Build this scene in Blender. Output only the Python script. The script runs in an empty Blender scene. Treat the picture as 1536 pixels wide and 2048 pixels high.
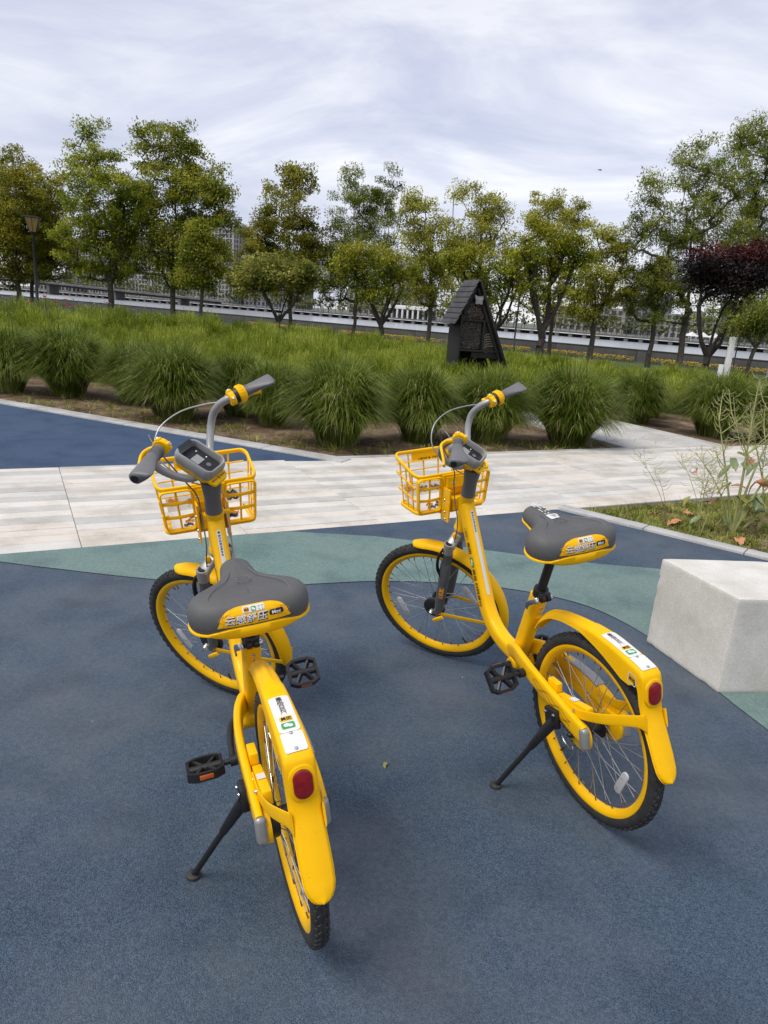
import bpy, bmesh, math, random
import numpy as np
from mathutils import Matrix, Vector
from mathutils.geometry import tessellate_polygon
R = math.radians
rnd = random.Random(7)
rng = np.random.default_rng(11)
S = bpy.context.scene
COL = S.collection

# ---------------------------------------------------------------- camera
cam_data = bpy.data.cameras.new('camera')
cam = bpy.data.objects.new('camera', cam_data)
COL.objects.link(cam)
PITCH, ROLL, CAM_H = R(15.943), R(4.344), 1.501
fw = Vector((0, math.cos(PITCH), -math.sin(PITCH)))
rt = Vector((1, 0, 0))
up = rt.cross(fw)
rt2 = rt * math.cos(ROLL) + up * math.sin(ROLL)
up2 = up * math.cos(ROLL) - rt * math.sin(ROLL)
cam.matrix_world = Matrix(((rt2.x, up2.x, -fw.x, 0), (rt2.y, up2.y, -fw.y, 0), (rt2.z, up2.z, -fw.z, CAM_H), (0, 0, 0, 1)))
cam_data.sensor_fit = 'HORIZONTAL'
cam_data.sensor_width = 36.0
cam_data.lens = 32.69
cam_data.clip_start = 0.05
cam_data.clip_end = 6000
S.camera = cam

# ---------------------------------------------------------------- sky and sun
SUN_EL, SUN_AZ = R(58), R(-125)     # azimuth measured from +Y towards +X: the sun stands high behind thin cloud, to the left and behind the camera
world = bpy.data.worlds.new('World')
S.world = world
world.use_nodes = True
wn, wl = world.node_tree.nodes, world.node_tree.links
wn.clear()
def wnode(t, **k):
    n = wn.new(t)
    for a, b in k.items(): setattr(n, a, b)
    return n
w_out = wnode('ShaderNodeOutputWorld')
sky = wnode('ShaderNodeTexSky', sky_type='NISHITA', sun_disc=False, sun_elevation=SUN_EL, sun_rotation=SUN_AZ)
bg_sky = wnode('ShaderNodeBackground'); bg_sky.inputs[1].default_value = 0.12
wl.new(sky.outputs[0], bg_sky.inputs[0])
tc = wnode('ShaderNodeTexCoord')
sep = wnode('ShaderNodeSeparateXYZ'); wl.new(tc.outputs['Generated'], sep.inputs[0])
def wmath(op, a, b=None, clamp=False):
    n = wnode('ShaderNodeMath', operation=op, use_clamp=clamp)
    for i, v in enumerate((a, b)):
        if v is None: continue
        if isinstance(v, (int, float)): n.inputs[i].default_value = v
        else: wl.new(v, n.inputs[i])
    return n.outputs[0]
zz = wmath('MAXIMUM', sep.outputs[2], 0.0)
den = wmath('ADD', zz, 0.30)
cx = wmath('DIVIDE', sep.outputs[0], den)
cy = wmath('DIVIDE', sep.outputs[1], den)
comb = wnode('ShaderNodeCombineXYZ'); wl.new(cx, comb.inputs[0]); wl.new(cy, comb.inputs[1])
mp = wnode('ShaderNodeMapping'); mp.inputs['Rotation'].default_value = (0, 0, R(14)); mp.inputs['Scale'].default_value = (1.15, 1.7, 1)
mp.inputs['Location'].default_value = (3.3, 1.7, 0)
wl.new(comb.outputs[0], mp.inputs[0])
nz1 = wnode('ShaderNodeTexNoise'); nz1.inputs['Scale'].default_value = 1.15; nz1.inputs['Detail'].default_value = 7; nz1.inputs['Roughness'].default_value = 0.57; nz1.inputs['Distortion'].default_value = 0.8
nz2 = wnode('ShaderNodeTexNoise'); nz2.inputs['Scale'].default_value = 0.45; nz2.inputs['Detail'].default_value = 4; nz2.inputs['Roughness'].default_value = 0.5; nz2.inputs['Distortion'].default_value = 0.3
wl.new(mp.outputs[0], nz1.inputs['Vector']); wl.new(mp.outputs[0], nz2.inputs['Vector'])
ramp1 = wnode('ShaderNodeValToRGB')
ramp1.color_ramp.elements[0].position = 0.37; ramp1.color_ramp.elements[0].color = (0.52, 0.565, 0.735, 1)
ramp1.color_ramp.elements[1].position = 0.63; ramp1.color_ramp.elements[1].color = (1.0, 1.0, 1.015, 1)
e = ramp1.color_ramp.elements.new(0.50); e.color = (0.72, 0.735, 0.86, 1)
wl.new(nz1.outputs[0], ramp1.inputs[0])
ramp2 = wnode('ShaderNodeValToRGB')
ramp2.color_ramp.elements[0].position = 0.36; ramp2.color_ramp.elements[0].color = (0.74, 0.755, 0.83, 1)
ramp2.color_ramp.elements[1].position = 0.62; ramp2.color_ramp.elements[1].color = (1, 1, 1, 1)
wl.new(nz2.outputs[0], ramp2.inputs[0])
mulc = wnode('ShaderNodeMixRGB', blend_type='MULTIPLY'); mulc.inputs[0].default_value = 1
wl.new(ramp1.outputs[0], mulc.inputs[1]); wl.new(ramp2.outputs[0], mulc.inputs[2])
# thicker cloud bank, evenly bright, near the horizon all the way round
hz = wmath('SUBTRACT', 1.0, wmath('DIVIDE', zz, 0.42, True), True)
mixh = wnode('ShaderNodeMixRGB'); wl.new(wmath('MULTIPLY', hz, 0.42), mixh.inputs[0])
wl.new(mulc.outputs[0], mixh.inputs[1]); mixh.inputs[2].default_value = (0.86, 0.87, 0.92, 1)
bg_cl = wnode('ShaderNodeBackground'); bg_cl.inputs[1].default_value = 0.66
wl.new(mixh.outputs[0], bg_cl.inputs[0])
mixw = wnode('ShaderNodeMixShader'); mixw.inputs[0].default_value = 0.90
wl.new(bg_sky.outputs[0], mixw.inputs[1]); wl.new(bg_cl.outputs[0], mixw.inputs[2])
wl.new(mixw.outputs[0], w_out.inputs[0])
world.cycles_visibility.camera = True

sun_data = bpy.data.lights.new('sun', 'SUN')
sun_data.energy = 1.5
sun_data.angle = R(28)
sun_data.color = (1.0, 0.955, 0.88)
sun = bpy.data.objects.new('sun', sun_data)
COL.objects.link(sun)
sd = Vector((math.sin(SUN_AZ) * math.cos(SUN_EL), math.cos(SUN_AZ) * math.cos(SUN_EL), math.sin(SUN_EL)))
sun.rotation_euler = sd.to_track_quat('Z', 'Y').to_euler()
sun.location = (-6, -4, 12)

S.view_settings.view_transform = 'Standard'
S.view_settings.look = 'None'
S.view_settings.gamma = 1.0
S.view_settings.exposure = 0.74
S.view_settings.use_curve_mapping = False
S.render.engine = 'CYCLES'
S.cycles.max_bounces = 4
S.cycles.diffuse_bounces = 2
S.cycles.glossy_bounces = 2
S.cycles.caustics_reflective = False
S.cycles.caustics_refractive = False
S.cycles.transparent_max_bounces = 8

# ---------------------------------------------------------------- helpers
def tag(o, label=None, cat=None, group=None, kind=None):
    if label: o['label'] = label
    if cat: o['category'] = cat
    if group: o['group'] = group
    if kind: o['kind'] = kind
    return o

def link(name, me, parent=None, mw=None):
    o = bpy.data.objects.new(name, me)
    COL.objects.link(o)
    if parent is not None: o.parent = parent
    if mw is not None: o.matrix_local = mw
    return o

def empty(name, loc=(0, 0, 0), rz=0.0):
    o = bpy.data.objects.new(name, None)
    o.empty_display_size = 0.2
    COL.objects.link(o)
    o.location = loc
    o.rotation_euler = (0, 0, rz)
    return o

def unit(v):
    v = np.asarray(v, float)
    return v / (np.linalg.norm(v) + 1e-12)

def cr(pts, n=8, closed=False):
    """Catmull-Rom through the points"""
    P = [np.asarray(p, float) for p in pts]
    out = []
    N = len(P)
    segs = N if closed else N - 1
    for i in range(segs):
        if closed:
            a, b, c, d = P[(i - 1) % N], P[i], P[(i + 1) % N], P[(i + 2) % N]
        else:
            a = P[i - 1] if i > 0 else 2 * P[0] - P[1]
            b, c = P[i], P[i + 1]
            d = P[i + 2] if i + 2 < N else 2 * P[-1] - P[-2]
        for k in range(n):
            t = k / n
            out.append(0.5 * ((2 * b) + (-a + c) * t + (2 * a - 5 * b + 4 * c - d) * t * t + (-a + 3 * b - 3 * c + d) * t ** 3))
    if not closed: out.append(P[-1])
    return out

def rrect(w, h, e=5.0, n=20):
    """rounded-rectangle section, full width w and height h"""
    out = []
    for i in range(n):
        t = 2 * math.pi * (i + 0.5) / n
        c, s = math.cos(t), math.sin(t)
        out.append((0.5 * w * math.copysign(abs(c) ** (2 / e), c), 0.5 * h * math.copysign(abs(s) ** (2 / e), s)))
    return out

class MB:
    def __init__(self): self.v = []; self.f = []; self.m = []
    def add(self, v, f, m=0):
        o = len(self.v)
        self.v += [tuple(float(q) for q in p) for p in v]
        self.f += [tuple(i + o for i in q) for q in f]
        self.m += [m] * len(f)
        return self
    def sweep(self, path, sec, side=None, caps=True, closed=False, m=0):
        """sec: 2-D section list or function i -> list; (a, b): a along side, b along normal"""
        P = [np.asarray(p, float) for p in path]
        n = len(P)
        v = []; f = []
        prev = None
        for i in range(n):
            if closed: t = unit(P[(i + 1) % n] - P[(i - 1) % n])
            else: t = unit(P[min(i + 1, n - 1)] - P[max(i - 1, 0)])
            if side is not None:
                s = unit(np.asarray(side, float) - t * np.dot(side, t))
            elif prev is None:
                r = np.array((0, 0, 1.0)) if abs(t[2]) < 0.9 else np.array((1.0, 0, 0))
                s = unit(np.cross(t, r))
            else:
                s = unit(prev - t * np.dot(prev, t))
            prev = s
            nn = np.cross(s, t)
            q = sec(i) if callable(sec) else sec
            v += [P[i] + s * a + nn * b for a, b in q]
        k = len(q)
        for i in range(n if closed else n - 1):
            j = (i + 1) % n
            for a in range(k):
                b = (a + 1) % k
                f.append((i * k + a, i * k + b, j * k + b, j * k + a))
        if caps and not closed:
            f.append(tuple(range(k))[::-1]); f.append(tuple((n - 1) * k + a for a in range(k)))
        return self.add(v, f, m)
    def tube(self, path, r, n=10, caps=True, closed=False, m=0):
        circ = [(math.cos(2 * math.pi * a / n), math.sin(2 * math.pi * a / n)) for a in range(n)]
        if np.isscalar(r): return self.sweep(path, [(x * r, y * r) for x, y in circ], caps=caps, closed=closed, m=m)
        return self.sweep(path, lambda i: [(x * r[i], y * r[i]) for x, y in circ], caps=caps, closed=closed, m=m)
    def cyl(self, a, b, r, r2=None, n=16, m=0):
        return self.tube([a, b], [r, r if r2 is None else r2], n=n, m=m)
    def lathe(self, prof, axis='y', n=48, c=(0, 0, 0), closed=True, m=0):
        """prof: (radius, along) pairs, around the axis"""
        v = []; f = []
        k = len(prof)
        for i in range(n):
            t = 2 * math.pi * i / n
            for r, h in prof:
                if axis == 'y': p = (r * math.cos(t), h, r * math.sin(t))
                elif axis == 'z': p = (r * math.cos(t), r * math.sin(t), h)
                else: p = (h, r * math.cos(t), r * math.sin(t))
                v.append((p[0] + c[0], p[1] + c[1], p[2] + c[2]))
        for i in range(n):
            j = (i + 1) % n
            for a in range(k if closed else k - 1):
                b = (a + 1) % k
                f.append((i * k + a, j * k + a, j * k + b, i * k + b))
        return self.add(v, f, m)
    def box(self, c, s, rot=None, bev=0.0, m=0, seg=2):
        bm = bmesh.new()
        bmesh.ops.create_cube(bm, size=1.0)
        for q in bm.verts: q.co = Vector((q.co.x * s[0], q.co.y * s[1], q.co.z * s[2]))
        if bev > 0: bmesh.ops.bevel(bm, geom=list(bm.edges), offset=bev, segments=seg, affect='EDGES', profile=0.5)
        M = (rot.to_4x4() if rot is not None else Matrix.Identity(4))
        bm.verts.index_update()
        v = [M @ q.co + Vector(c) for q in bm.verts]
        f = [tuple(q.index for q in p.verts) for p in bm.faces]
        bm.free()
        return self.add(v, f, m)
    def prism(self, poly, z0, z1, m=0, bev=0.0, M=None):
        """polygon in xy, extruded from z0 to z1"""
        bm = bmesh.new()
        vs = [bm.verts.new((p[0], p[1], z0)) for p in poly]
        fa = bm.faces.new(vs)
        r = bmesh.ops.extrude_face_region(bm, geom=[fa])
        for q in r['geom']:
            if isinstance(q, bmesh.types.BMVert): q.co.z = z1
        bmesh.ops.recalc_face_normals(bm, faces=bm.faces)
        if bev > 0: bmesh.ops.bevel(bm, geom=list(bm.edges), offset=bev, segments=2, affect='EDGES', profile=0.5)
        bm.verts.index_update()
        M = M or Matrix.Identity(4)
        v = [M @ q.co for q in bm.verts]
        f = [tuple(q.index for q in p.verts) for p in bm.faces]
        bm.free()
        return self.add(v, f, m)
    def sphere(self, c, r, n=12, k=8, m=0):
        r = (r, r, r) if np.isscalar(r) else r
        v = [(c[0], c[1], c[2] - r[2])]
        for i in range(1, k):
            p = -math.pi / 2 + math.pi * i / k
            for j in range(n):
                t = 2 * math.pi * j / n
                v.append((c[0] + r[0] * math.cos(p) * math.cos(t), c[1] + r[1] * math.cos(p) * math.sin(t), c[2] + r[2] * math.sin(p)))
        v.append((c[0], c[1], c[2] + r[2]))
        f = [(0, 1 + (j + 1) % n, 1 + j) for j in range(n)]
        for i in range(k - 2):
            for j in range(n):
                a, b = 1 + i * n + j, 1 + i * n + (j + 1) % n
                f.append((a, b, b + n, a + n))
        q = len(v) - 1
        f += [(q, q - n + j, q - n + (j + 1) % n) for j in range(n)]
        return self.add(v, f, m)
    def loft(self, rings, caps=True, m=0, closed=True):
        k = len(rings[0]); v = []; f = []
        for r in rings: v += list(r)
        for i in range(len(rings) - 1):
            for a in range(k if closed else k - 1):
                b = (a + 1) % k
                f.append((i * k + a, i * k + b, (i + 1) * k + b, (i + 1) * k + a))
        if caps:
            f.append(tuple(range(k))[::-1]); f.append(tuple((len(rings) - 1) * k + a for a in range(k)))
        return self.add(v, f, m)
    def mesh(self, mats, name='mesh', angle=38, smooth=True, fix=True):
        me = bpy.data.meshes.new(name)
        me.from_pydata(self.v, [], self.f)
        mats = mats if isinstance(mats, (list, tuple)) else [mats]
        for q in mats: me.materials.append(q)
        if len(mats) > 1: me.polygons.foreach_set('material_index', self.m)
        if fix:
            bm = bmesh.new(); bm.from_mesh(me)
            bmesh.ops.recalc_face_normals(bm, faces=bm.faces)
            bm.to_mesh(me); bm.free()
        if smooth:
            me.polygons.foreach_set('use_smooth', [True] * len(me.polygons))
            me.set_sharp_from_angle(angle=R(angle))
        me.update()
        return me
    def build(self, name, mats, parent=None, mw=None, **k):
        return link(name, self.mesh(mats, name, **k), parent, mw)

def raw_mesh(name, V, F, mats, mi=None, smooth=False):
    """bulk mesh from numpy arrays; F is (n,3) or (n,4)"""
    me = bpy.data.meshes.new(name)
    V = np.asarray(V, np.float32); F = np.asarray(F, np.int32)
    k = F.shape[1]
    me.vertices.add(len(V)); me.vertices.foreach_set('co', V.ravel())
    me.loops.add(F.size); me.loops.foreach_set('vertex_index', F.ravel())
    me.polygons.add(len(F))
    me.polygons.foreach_set('loop_start', np.arange(0, F.size, k, dtype=np.int32))
    for q in (mats if isinstance(mats, (list, tuple)) else [mats]): me.materials.append(q)
    if mi is not None: me.polygons.foreach_set('material_index', np.asarray(mi, np.int32))
    if smooth: me.polygons.foreach_set('use_smooth', np.ones(len(F), bool))
    me.update(calc_edges=True)
    return me

_tx = {}
def text2d(s, size=1.0, offset=0.0, shear=0.0, spacing=1.0):
    """glyph outlines as flat triangles, centred on the origin; returns (verts2d, faces)"""
    key = (s, offset, shear, spacing)
    if key not in _tx:
        cu = bpy.data.curves.new('glyphs', 'FONT')
        cu.body = s; cu.size = 1.0; cu.offset = offset; cu.shear = shear; cu.space_character = spacing
        cu.resolution_u = 2
        ob = bpy.data.objects.new('glyphs', cu)
        COL.objects.link(ob)
        bpy.context.view_layer.update()
        dg = bpy.context.evaluated_depsgraph_get()
        me = ob.evaluated_get(dg).to_mesh()
        v = [(p.co.x, p.co.y) for p in me.vertices]
        f = [tuple(p.vertices) for p in me.polygons]
        ob.evaluated_get(dg).to_mesh_clear()
        bpy.data.objects.remove(ob); bpy.data.curves.remove(cu)
        if v:
            a = np.array(v); lo, hi = a.min(0), a.max(0)
            v = [((p[0] - (lo[0] + hi[0]) / 2), (p[1] - (lo[1] + hi[1]) / 2)) for p in v]
        _tx[key] = (v, f)
    v, f = _tx[key]
    return [(p[0] * size, p[1] * size) for p in v], f

def decal(name, v2, f, fn, mat, parent, mw=None):
    """flat print laid on a surface: fn(u, v) -> 3-D point just above it"""
    mb = MB(); mb.add([fn(u, v) for u, v in v2], f)
    return mb.build(name, mat, parent, mw, smooth=False, fix=False)

def rpoly(w, h, r, n=5):
    """rounded rectangle outline in 2-D"""
    out = []
    for cx_, cy_, a0 in ((w / 2 - r, h / 2 - r, 0), (-w / 2 + r, h / 2 - r, 90), (-w / 2 + r, -h / 2 + r, 180), (w / 2 - r, -h / 2 + r, 270)):
        for i in range(n + 1):
            a = R(a0 + 90 * i / n)
            out.append((cx_ + r * math.cos(a), cy_ + r * math.sin(a)))
    return out

def patch2d(w, h, r=0.0, nu=10, nv=4, cx=0.0, cy=0.0):
    """rounded rectangle as a grid so that it can follow a curved surface"""
    v = []; f = []
    ys = [-h / 2 + h * j / nv for j in range(nv + 1)]
    if r > 0:
        cs = [r * (1 - math.cos(R(90 * q / 4))) for q in range(5)]
        ys = [-h / 2 + q for q in cs] + [y for y in ys if abs(y) < h / 2 - r * 1.02] + [h / 2 - q for q in reversed(cs)]
    nv = len(ys) - 1
    for j, y in enumerate(ys):
        d = max(0.0, abs(y) - (h / 2 - r)) if r > 0 else 0
        ins = r - math.sqrt(max(r * r - d * d, 0)) if r > 0 else 0
        for i in range(nu + 1):
            v.append((cx + (-w / 2 + ins) + (w - 2 * ins) * i / nu, cy + y))
    for j in range(nv):
        for i in range(nu):
            a = j * (nu + 1) + i
            f.append((a, a + 1, a + nu + 2, a + nu + 1))
    return v, f

# ---------------------------------------------------------------- materials
_mats = {}
def nodes_of(m): return m.node_tree.nodes, m.node_tree.links
def pbr(name, col, rough=0.5, metal=0.0, coat=0.0, spec=0.5, var=0.0, vscale=8.0, col2=None, bump=0.0, bscale=60.0, bdist=0.002, detail=4, coords='Object', trans=0.0, emis=None, rvar=0.0, sub=0.0, grime=None):
    """principled material with two-colour noise variation and fine bump"""
    if name in _mats: return _mats[name]
    m = bpy.data.materials.new(name); m.use_nodes = True
    n, l = nodes_of(m)
    p = n['Principled BSDF']
    p.inputs['Base Color'].default_value = (*col, 1)
    p.inputs['Roughness'].default_value = rough
    p.inputs['Metallic'].default_value = metal
    p.inputs['Coat Weight'].default_value = coat
    p.inputs['Coat Roughness'].default_value = 0.15
    p.inputs['Specular IOR Level'].default_value = spec
    p.inputs['Transmission Weight'].default_value = trans
    if sub: p.inputs['Subsurface Weight'].default_value = sub
    if emis:
        p.inputs['Emission Color'].default_value = (*emis[0], 1); p.inputs['Emission Strength'].default_value = emis[1]
    t = n.new('ShaderNodeTexCoord')
    if var > 0 or col2 or rvar:
        z = n.new('ShaderNodeTexNoise'); z.inputs['Scale'].default_value = vscale; z.inputs['Detail'].default_value = detail; z.inputs['Roughness'].default_value = 0.6
        l.new(t.outputs[coords], z.inputs['Vector'])
        c2 = col2 or tuple(max(0, q * (1 - var)) for q in col)
        r = n.new('ShaderNodeValToRGB')
        r.color_ramp.elements[0].position = 0.36; r.color_ramp.elements[0].color = (*c2, 1)
        r.color_ramp.elements[1].position = 0.62; r.color_ramp.elements[1].color = (*col, 1)
        l.new(z.outputs[0], r.inputs[0]); l.new(r.outputs[0], p.inputs['Base Color'])
        if rvar:
            mr = n.new('ShaderNodeMapRange'); mr.inputs[3].default_value = rough - rvar; mr.inputs[4].default_value = rough + rvar
            l.new(z.outputs[0], mr.inputs[0]); l.new(mr.outputs[0], p.inputs['Roughness'])
    if grime:
        # scuffs and dust: stretched noise, thresholded, tinting the colour below
        src = p.inputs['Base Color'].links[0].from_socket if p.inputs['Base Color'].links else None
        mpg = n.new('ShaderNodeMapping'); mpg.inputs['Scale'].default_value = (1, 2.2, 3.5); mpg.inputs['Rotation'].default_value = (.3, .5, .8)
        l.new(t.outputs[coords], mpg.inputs[0])
        gz = n.new('ShaderNodeTexNoise'); gz.inputs['Scale'].default_value = 34; gz.inputs['Detail'].default_value = 8; gz.inputs['Roughness'].default_value = 0.72
        l.new(mpg.outputs[0], gz.inputs['Vector'])
        gr_ = n.new('ShaderNodeValToRGB'); gr_.color_ramp.elements[0].position = 0.60; gr_.color_ramp.elements[0].color = (0, 0, 0, 1)
        gr_.color_ramp.elements[1].position = 0.76; gr_.color_ramp.elements[1].color = (grime[1],) * 3 + (1,)
        l.new(gz.outputs[0], gr_.inputs[0])
        gm_ = n.new('ShaderNodeMixRGB'); l.new(gr_.outputs[0], gm_.inputs[0])
        if src: l.new(src, gm_.inputs[1])
        else: gm_.inputs[1].default_value = (*col, 1)
        gm_.inputs[2].default_value = (*grime[0], 1)
        l.new(gm_.outputs[0], p.inputs['Base Color'])
    if bump > 0:
        b = n.new('ShaderNodeTexNoise'); b.inputs['Scale'].default_value = bscale; b.inputs['Detail'].default_value = 3
        l.new(t.outputs[coords], b.inputs['Vector'])
        bb = n.new('ShaderNodeBump'); bb.inputs['Strength'].default_value = bump; bb.inputs['Distance'].default_value = bdist
        l.new(b.outputs[0], bb.inputs['Height']); l.new(bb.outputs[0], p.inputs['Normal'])
    _mats[name] = m
    return m

def rubber_ground(name, dark, mid, light, stain=(0.11, 0.115, 0.12)):
    """poured rubber granulate: visible grains, cloudy wear and a few pale specks"""
    m = bpy.data.materials.new(name); m.use_nodes = True
    n, l = nodes_of(m); p = n['Principled BSDF']
    t = n.new('ShaderNodeTexCoord')
    g = n.new('ShaderNodeTexVoronoi'); g.inputs['Scale'].default_value = 380; g.inputs['Randomness'].default_value = 1
    l.new(t.outputs['Object'], g.inputs['Vector'])
    sepc = n.new('ShaderNodeSeparateColor'); l.new(g.outputs['Color'], sepc.inputs[0])
    r = n.new('ShaderNodeValToRGB'); r.color_ramp.interpolation = 'LINEAR'
    r.color_ramp.elements[0].position = 0.05; r.color_ramp.elements[0].color = (*dark, 1)
    r.color_ramp.elements[1].position = 0.95; r.color_ramp.elements[1].color = (*light, 1)
    q = r.color_ramp.elements.new(0.5); q.color = (*mid, 1)
    l.new(sepc.outputs[0], r.inputs[0])
    # cloudy wear
    z = n.new('ShaderNodeTexNoise'); z.inputs['Scale'].default_value = 1.1; z.inputs['Detail'].default_value = 6; z.inputs['Roughness'].default_value = 0.62
    l.new(t.outputs['Object'], z.inputs['Vector'])
    rr_ = n.new('ShaderNodeValToRGB')
    rr_.color_ramp.elements[0].position = 0.42; rr_.color_ramp.elements[0].color = (0, 0, 0, 1)
    rr_.color_ramp.elements[1].position = 0.66; rr_.color_ramp.elements[1].color = (0.72, 0.72, 0.72, 1)
    l.new(z.outputs[0], rr_.inputs[0])
    mx = n.new('ShaderNodeMixRGB'); l.new(rr_.outputs[0], mx.inputs[0]); l.new(r.outputs[0], mx.inputs[1]); mx.inputs[2].default_value = (*stain, 1)
    # darker blots
    z2 = n.new('ShaderNodeTexNoise'); z2.inputs['Scale'].default_value = 3.1; z2.inputs['Detail'].default_value = 3
    l.new(t.outputs['Object'], z2.inputs['Vector'])
    r2 = n.new('ShaderNodeValToRGB')
    r2.color_ramp.elements[0].position = 0.28; r2.color_ramp.elements[0].color = (0.70, 0.72, 0.76, 1)
    r2.color_ramp.elements[1].position = 0.52; r2.color_ramp.elements[1].color = (1, 1, 1, 1)
    l.new(z2.outputs[0], r2.inputs[0])
    mm = n.new('ShaderNodeMixRGB'); mm.blend_type = 'MULTIPLY'; mm.inputs[0].default_value = 1
    l.new(mx.outputs[0], mm.inputs[1]); l.new(r2.outputs[0], mm.inputs[2])
    # fine mottling a few centimetres across
    z3 = n.new('ShaderNodeTexNoise'); z3.inputs['Scale'].default_value = 55; z3.inputs['Detail'].default_value = 3
    l.new(t.outputs['Object'], z3.inputs['Vector'])
    r3 = n.new('ShaderNodeValToRGB')
    r3.color_ramp.elements[0].position = 0.32; r3.color_ramp.elements[0].color = (0.88, 0.88, 0.88, 1)
    r3.color_ramp.elements[1].position = 0.68; r3.color_ramp.elements[1].color = (1.10, 1.10, 1.10, 1)
    l.new(z3.outputs[0], r3.inputs[0])
    m3 = n.new('ShaderNodeMixRGB'); m3.blend_type = 'MULTIPLY'; m3.inputs[0].default_value = 1
    l.new(mm.outputs[0], m3.inputs[1]); l.new(r3.outputs[0], m3.inputs[2])
    # pale crumbs
    v = n.new('ShaderNodeTexVoronoi'); v.inputs['Scale'].default_value = 3.4
    l.new(t.outputs['Object'], v.inputs['Vector'])
    lt = n.new('ShaderNodeMath'); lt.operation = 'LESS_THAN'; lt.inputs[1].default_value = 0.012
    l.new(v.outputs['Distance'], lt.inputs[0])
    sp = n.new('ShaderNodeMixRGB'); l.new(lt.outputs[0], sp.inputs[0]); l.new(m3.outputs[0], sp.inputs[1]); sp.inputs[2].default_value = (0.55, 0.57, 0.55, 1)
    l.new(sp.outputs[0], p.inputs['Base Color'])
    p.inputs['Roughness'].default_value = 0.82
    p.inputs['Specular IOR Level'].default_value = 0.35
    bp = n.new('ShaderNodeBump'); bp.inputs['Strength'].default_value = 0.8; bp.inputs['Distance'].default_value = 0.003
    l.new(g.outputs['Distance'], bp.inputs['Height']); bp.invert = True
    l.new(bp.outputs[0], p.inputs['Normal'])
    return m

def leafy(name, a, b, c, scale=1.6, rough=0.55, trans=0.30, coords='Object', spec=0.2):
    """foliage: three greens in clumps plus a shift from leaf to leaf, light passing through"""
    m = bpy.data.materials.new(name); m.use_nodes = True
    n, l = nodes_of(m); p = n['Principled BSDF']
    t = n.new('ShaderNodeTexCoord')
    z = n.new('ShaderNodeTexNoise'); z.inputs['Scale'].default_value = scale; z.inputs['Detail'].default_value = 3
    l.new(t.outputs[coords], z.inputs['Vector'])
    gi = n.new('ShaderNodeNewGeometry')
    ad = n.new('ShaderNodeMath'); ad.operation = 'MULTIPLY_ADD'; ad.inputs[1].default_value = 0.34; ad.inputs[2].default_value = -0.17
    l.new(gi.outputs['Random Per Island'], ad.inputs[0])
    sm = n.new('ShaderNodeMath'); sm.operation = 'ADD'; l.new(z.outputs[0], sm.inputs[0]); l.new(ad.outputs[0], sm.inputs[1])
    r = n.new('ShaderNodeValToRGB')
    r.color_ramp.elements[0].position = 0.30; r.color_ramp.elements[0].color = (*a, 1)
    r.color_ramp.elements[1].position = 0.72; r.color_ramp.elements[1].color = (*c, 1)
    q = r.color_ramp.elements.new(0.5); q.color = (*b, 1)
    l.new(sm.outputs[0], r.inputs[0]); l.new(r.outputs[0], p.inputs['Base Color'])
    p.inputs['Roughness'].default_value = rough
    p.inputs['Specular IOR Level'].default_value = spec
    tr = n.new('ShaderNodeBsdfTranslucent'); l.new(r.outputs[0], tr.inputs[0])
    mx = n.new('ShaderNodeMixShader'); mx.inputs[0].default_value = trans
    l.new(p.outputs[0], mx.inputs[1]); l.new(tr.outputs[0], mx.inputs[2])
    l.new(mx.outputs[0], n['Material Output'].inputs[0])
    return m

# ================================================================ the setting
def stone(name, a, b, spk=260, spd=0.55, rough=0.7, stain=0.25, bump=0.35):
    """granite or cast stone: speckle, cloudy tone and stains"""
    m = bpy.data.materials.new(name); m.use_nodes = True
    n, l = nodes_of(m); p = n['Principled BSDF']
    t = n.new('ShaderNodeTexCoord')
    gm = n.new('ShaderNodeNewGeometry')
    z = n.new('ShaderNodeTexNoise'); z.inputs['Scale'].default_value = spk; z.inputs['Detail'].default_value = 2
    l.new(gm.outputs['Position'], z.inputs['Vector'])
    r = n.new('ShaderNodeValToRGB')
    r.color_ramp.elements[0].position = 0.5 - spd * 0.3; r.color_ramp.elements[0].color = (*b, 1)
    r.color_ramp.elements[1].position = 0.5 + spd * 0.22; r.color_ramp.elements[1].color = (*a, 1)
    l.new(z.outputs[0], r.inputs[0])
    z2 = n.new('ShaderNodeTexNoise'); z2.inputs['Scale'].default_value = 2.6; z2.inputs['Detail'].default_value = 6; z2.inputs['Roughness'].default_value = 0.65
    l.new(gm.outputs['Position'], z2.inputs['Vector'])
    r2 = n.new('ShaderNodeValToRGB')
    r2.color_ramp.elements[0].position = 0.33; r2.color_ramp.elements[0].color = (1 - stain, 1 - stain * 1.03, 1 - stain * 1.15, 1)
    r2.color_ramp.elements[1].position = 0.58; r2.color_ramp.elements[1].color = (1, 1, 1, 1)
    l.new(z2.outputs[0], r2.inputs[0])
    mm = n.new('ShaderNodeMixRGB'); mm.blend_type = 'MULTIPLY'; mm.inputs[0].default_value = 1
    l.new(r.outputs[0], mm.inputs[1]); l.new(r2.outputs[0], mm.inputs[2])
    l.new(mm.outputs[0], p.inputs['Base Color'])
    p.inputs['Roughness'].default_value = rough
    p.inputs['Specular IOR Level'].default_value = 0.35
    b_ = n.new('ShaderNodeBump'); b_.inputs['Strength'].default_value = bump; b_.inputs['Distance'].default_value = 0.002
    l.new(z.outputs[0], b_.inputs['Height']); l.new(b_.outputs[0], p.inputs['Normal'])
    return m

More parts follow.
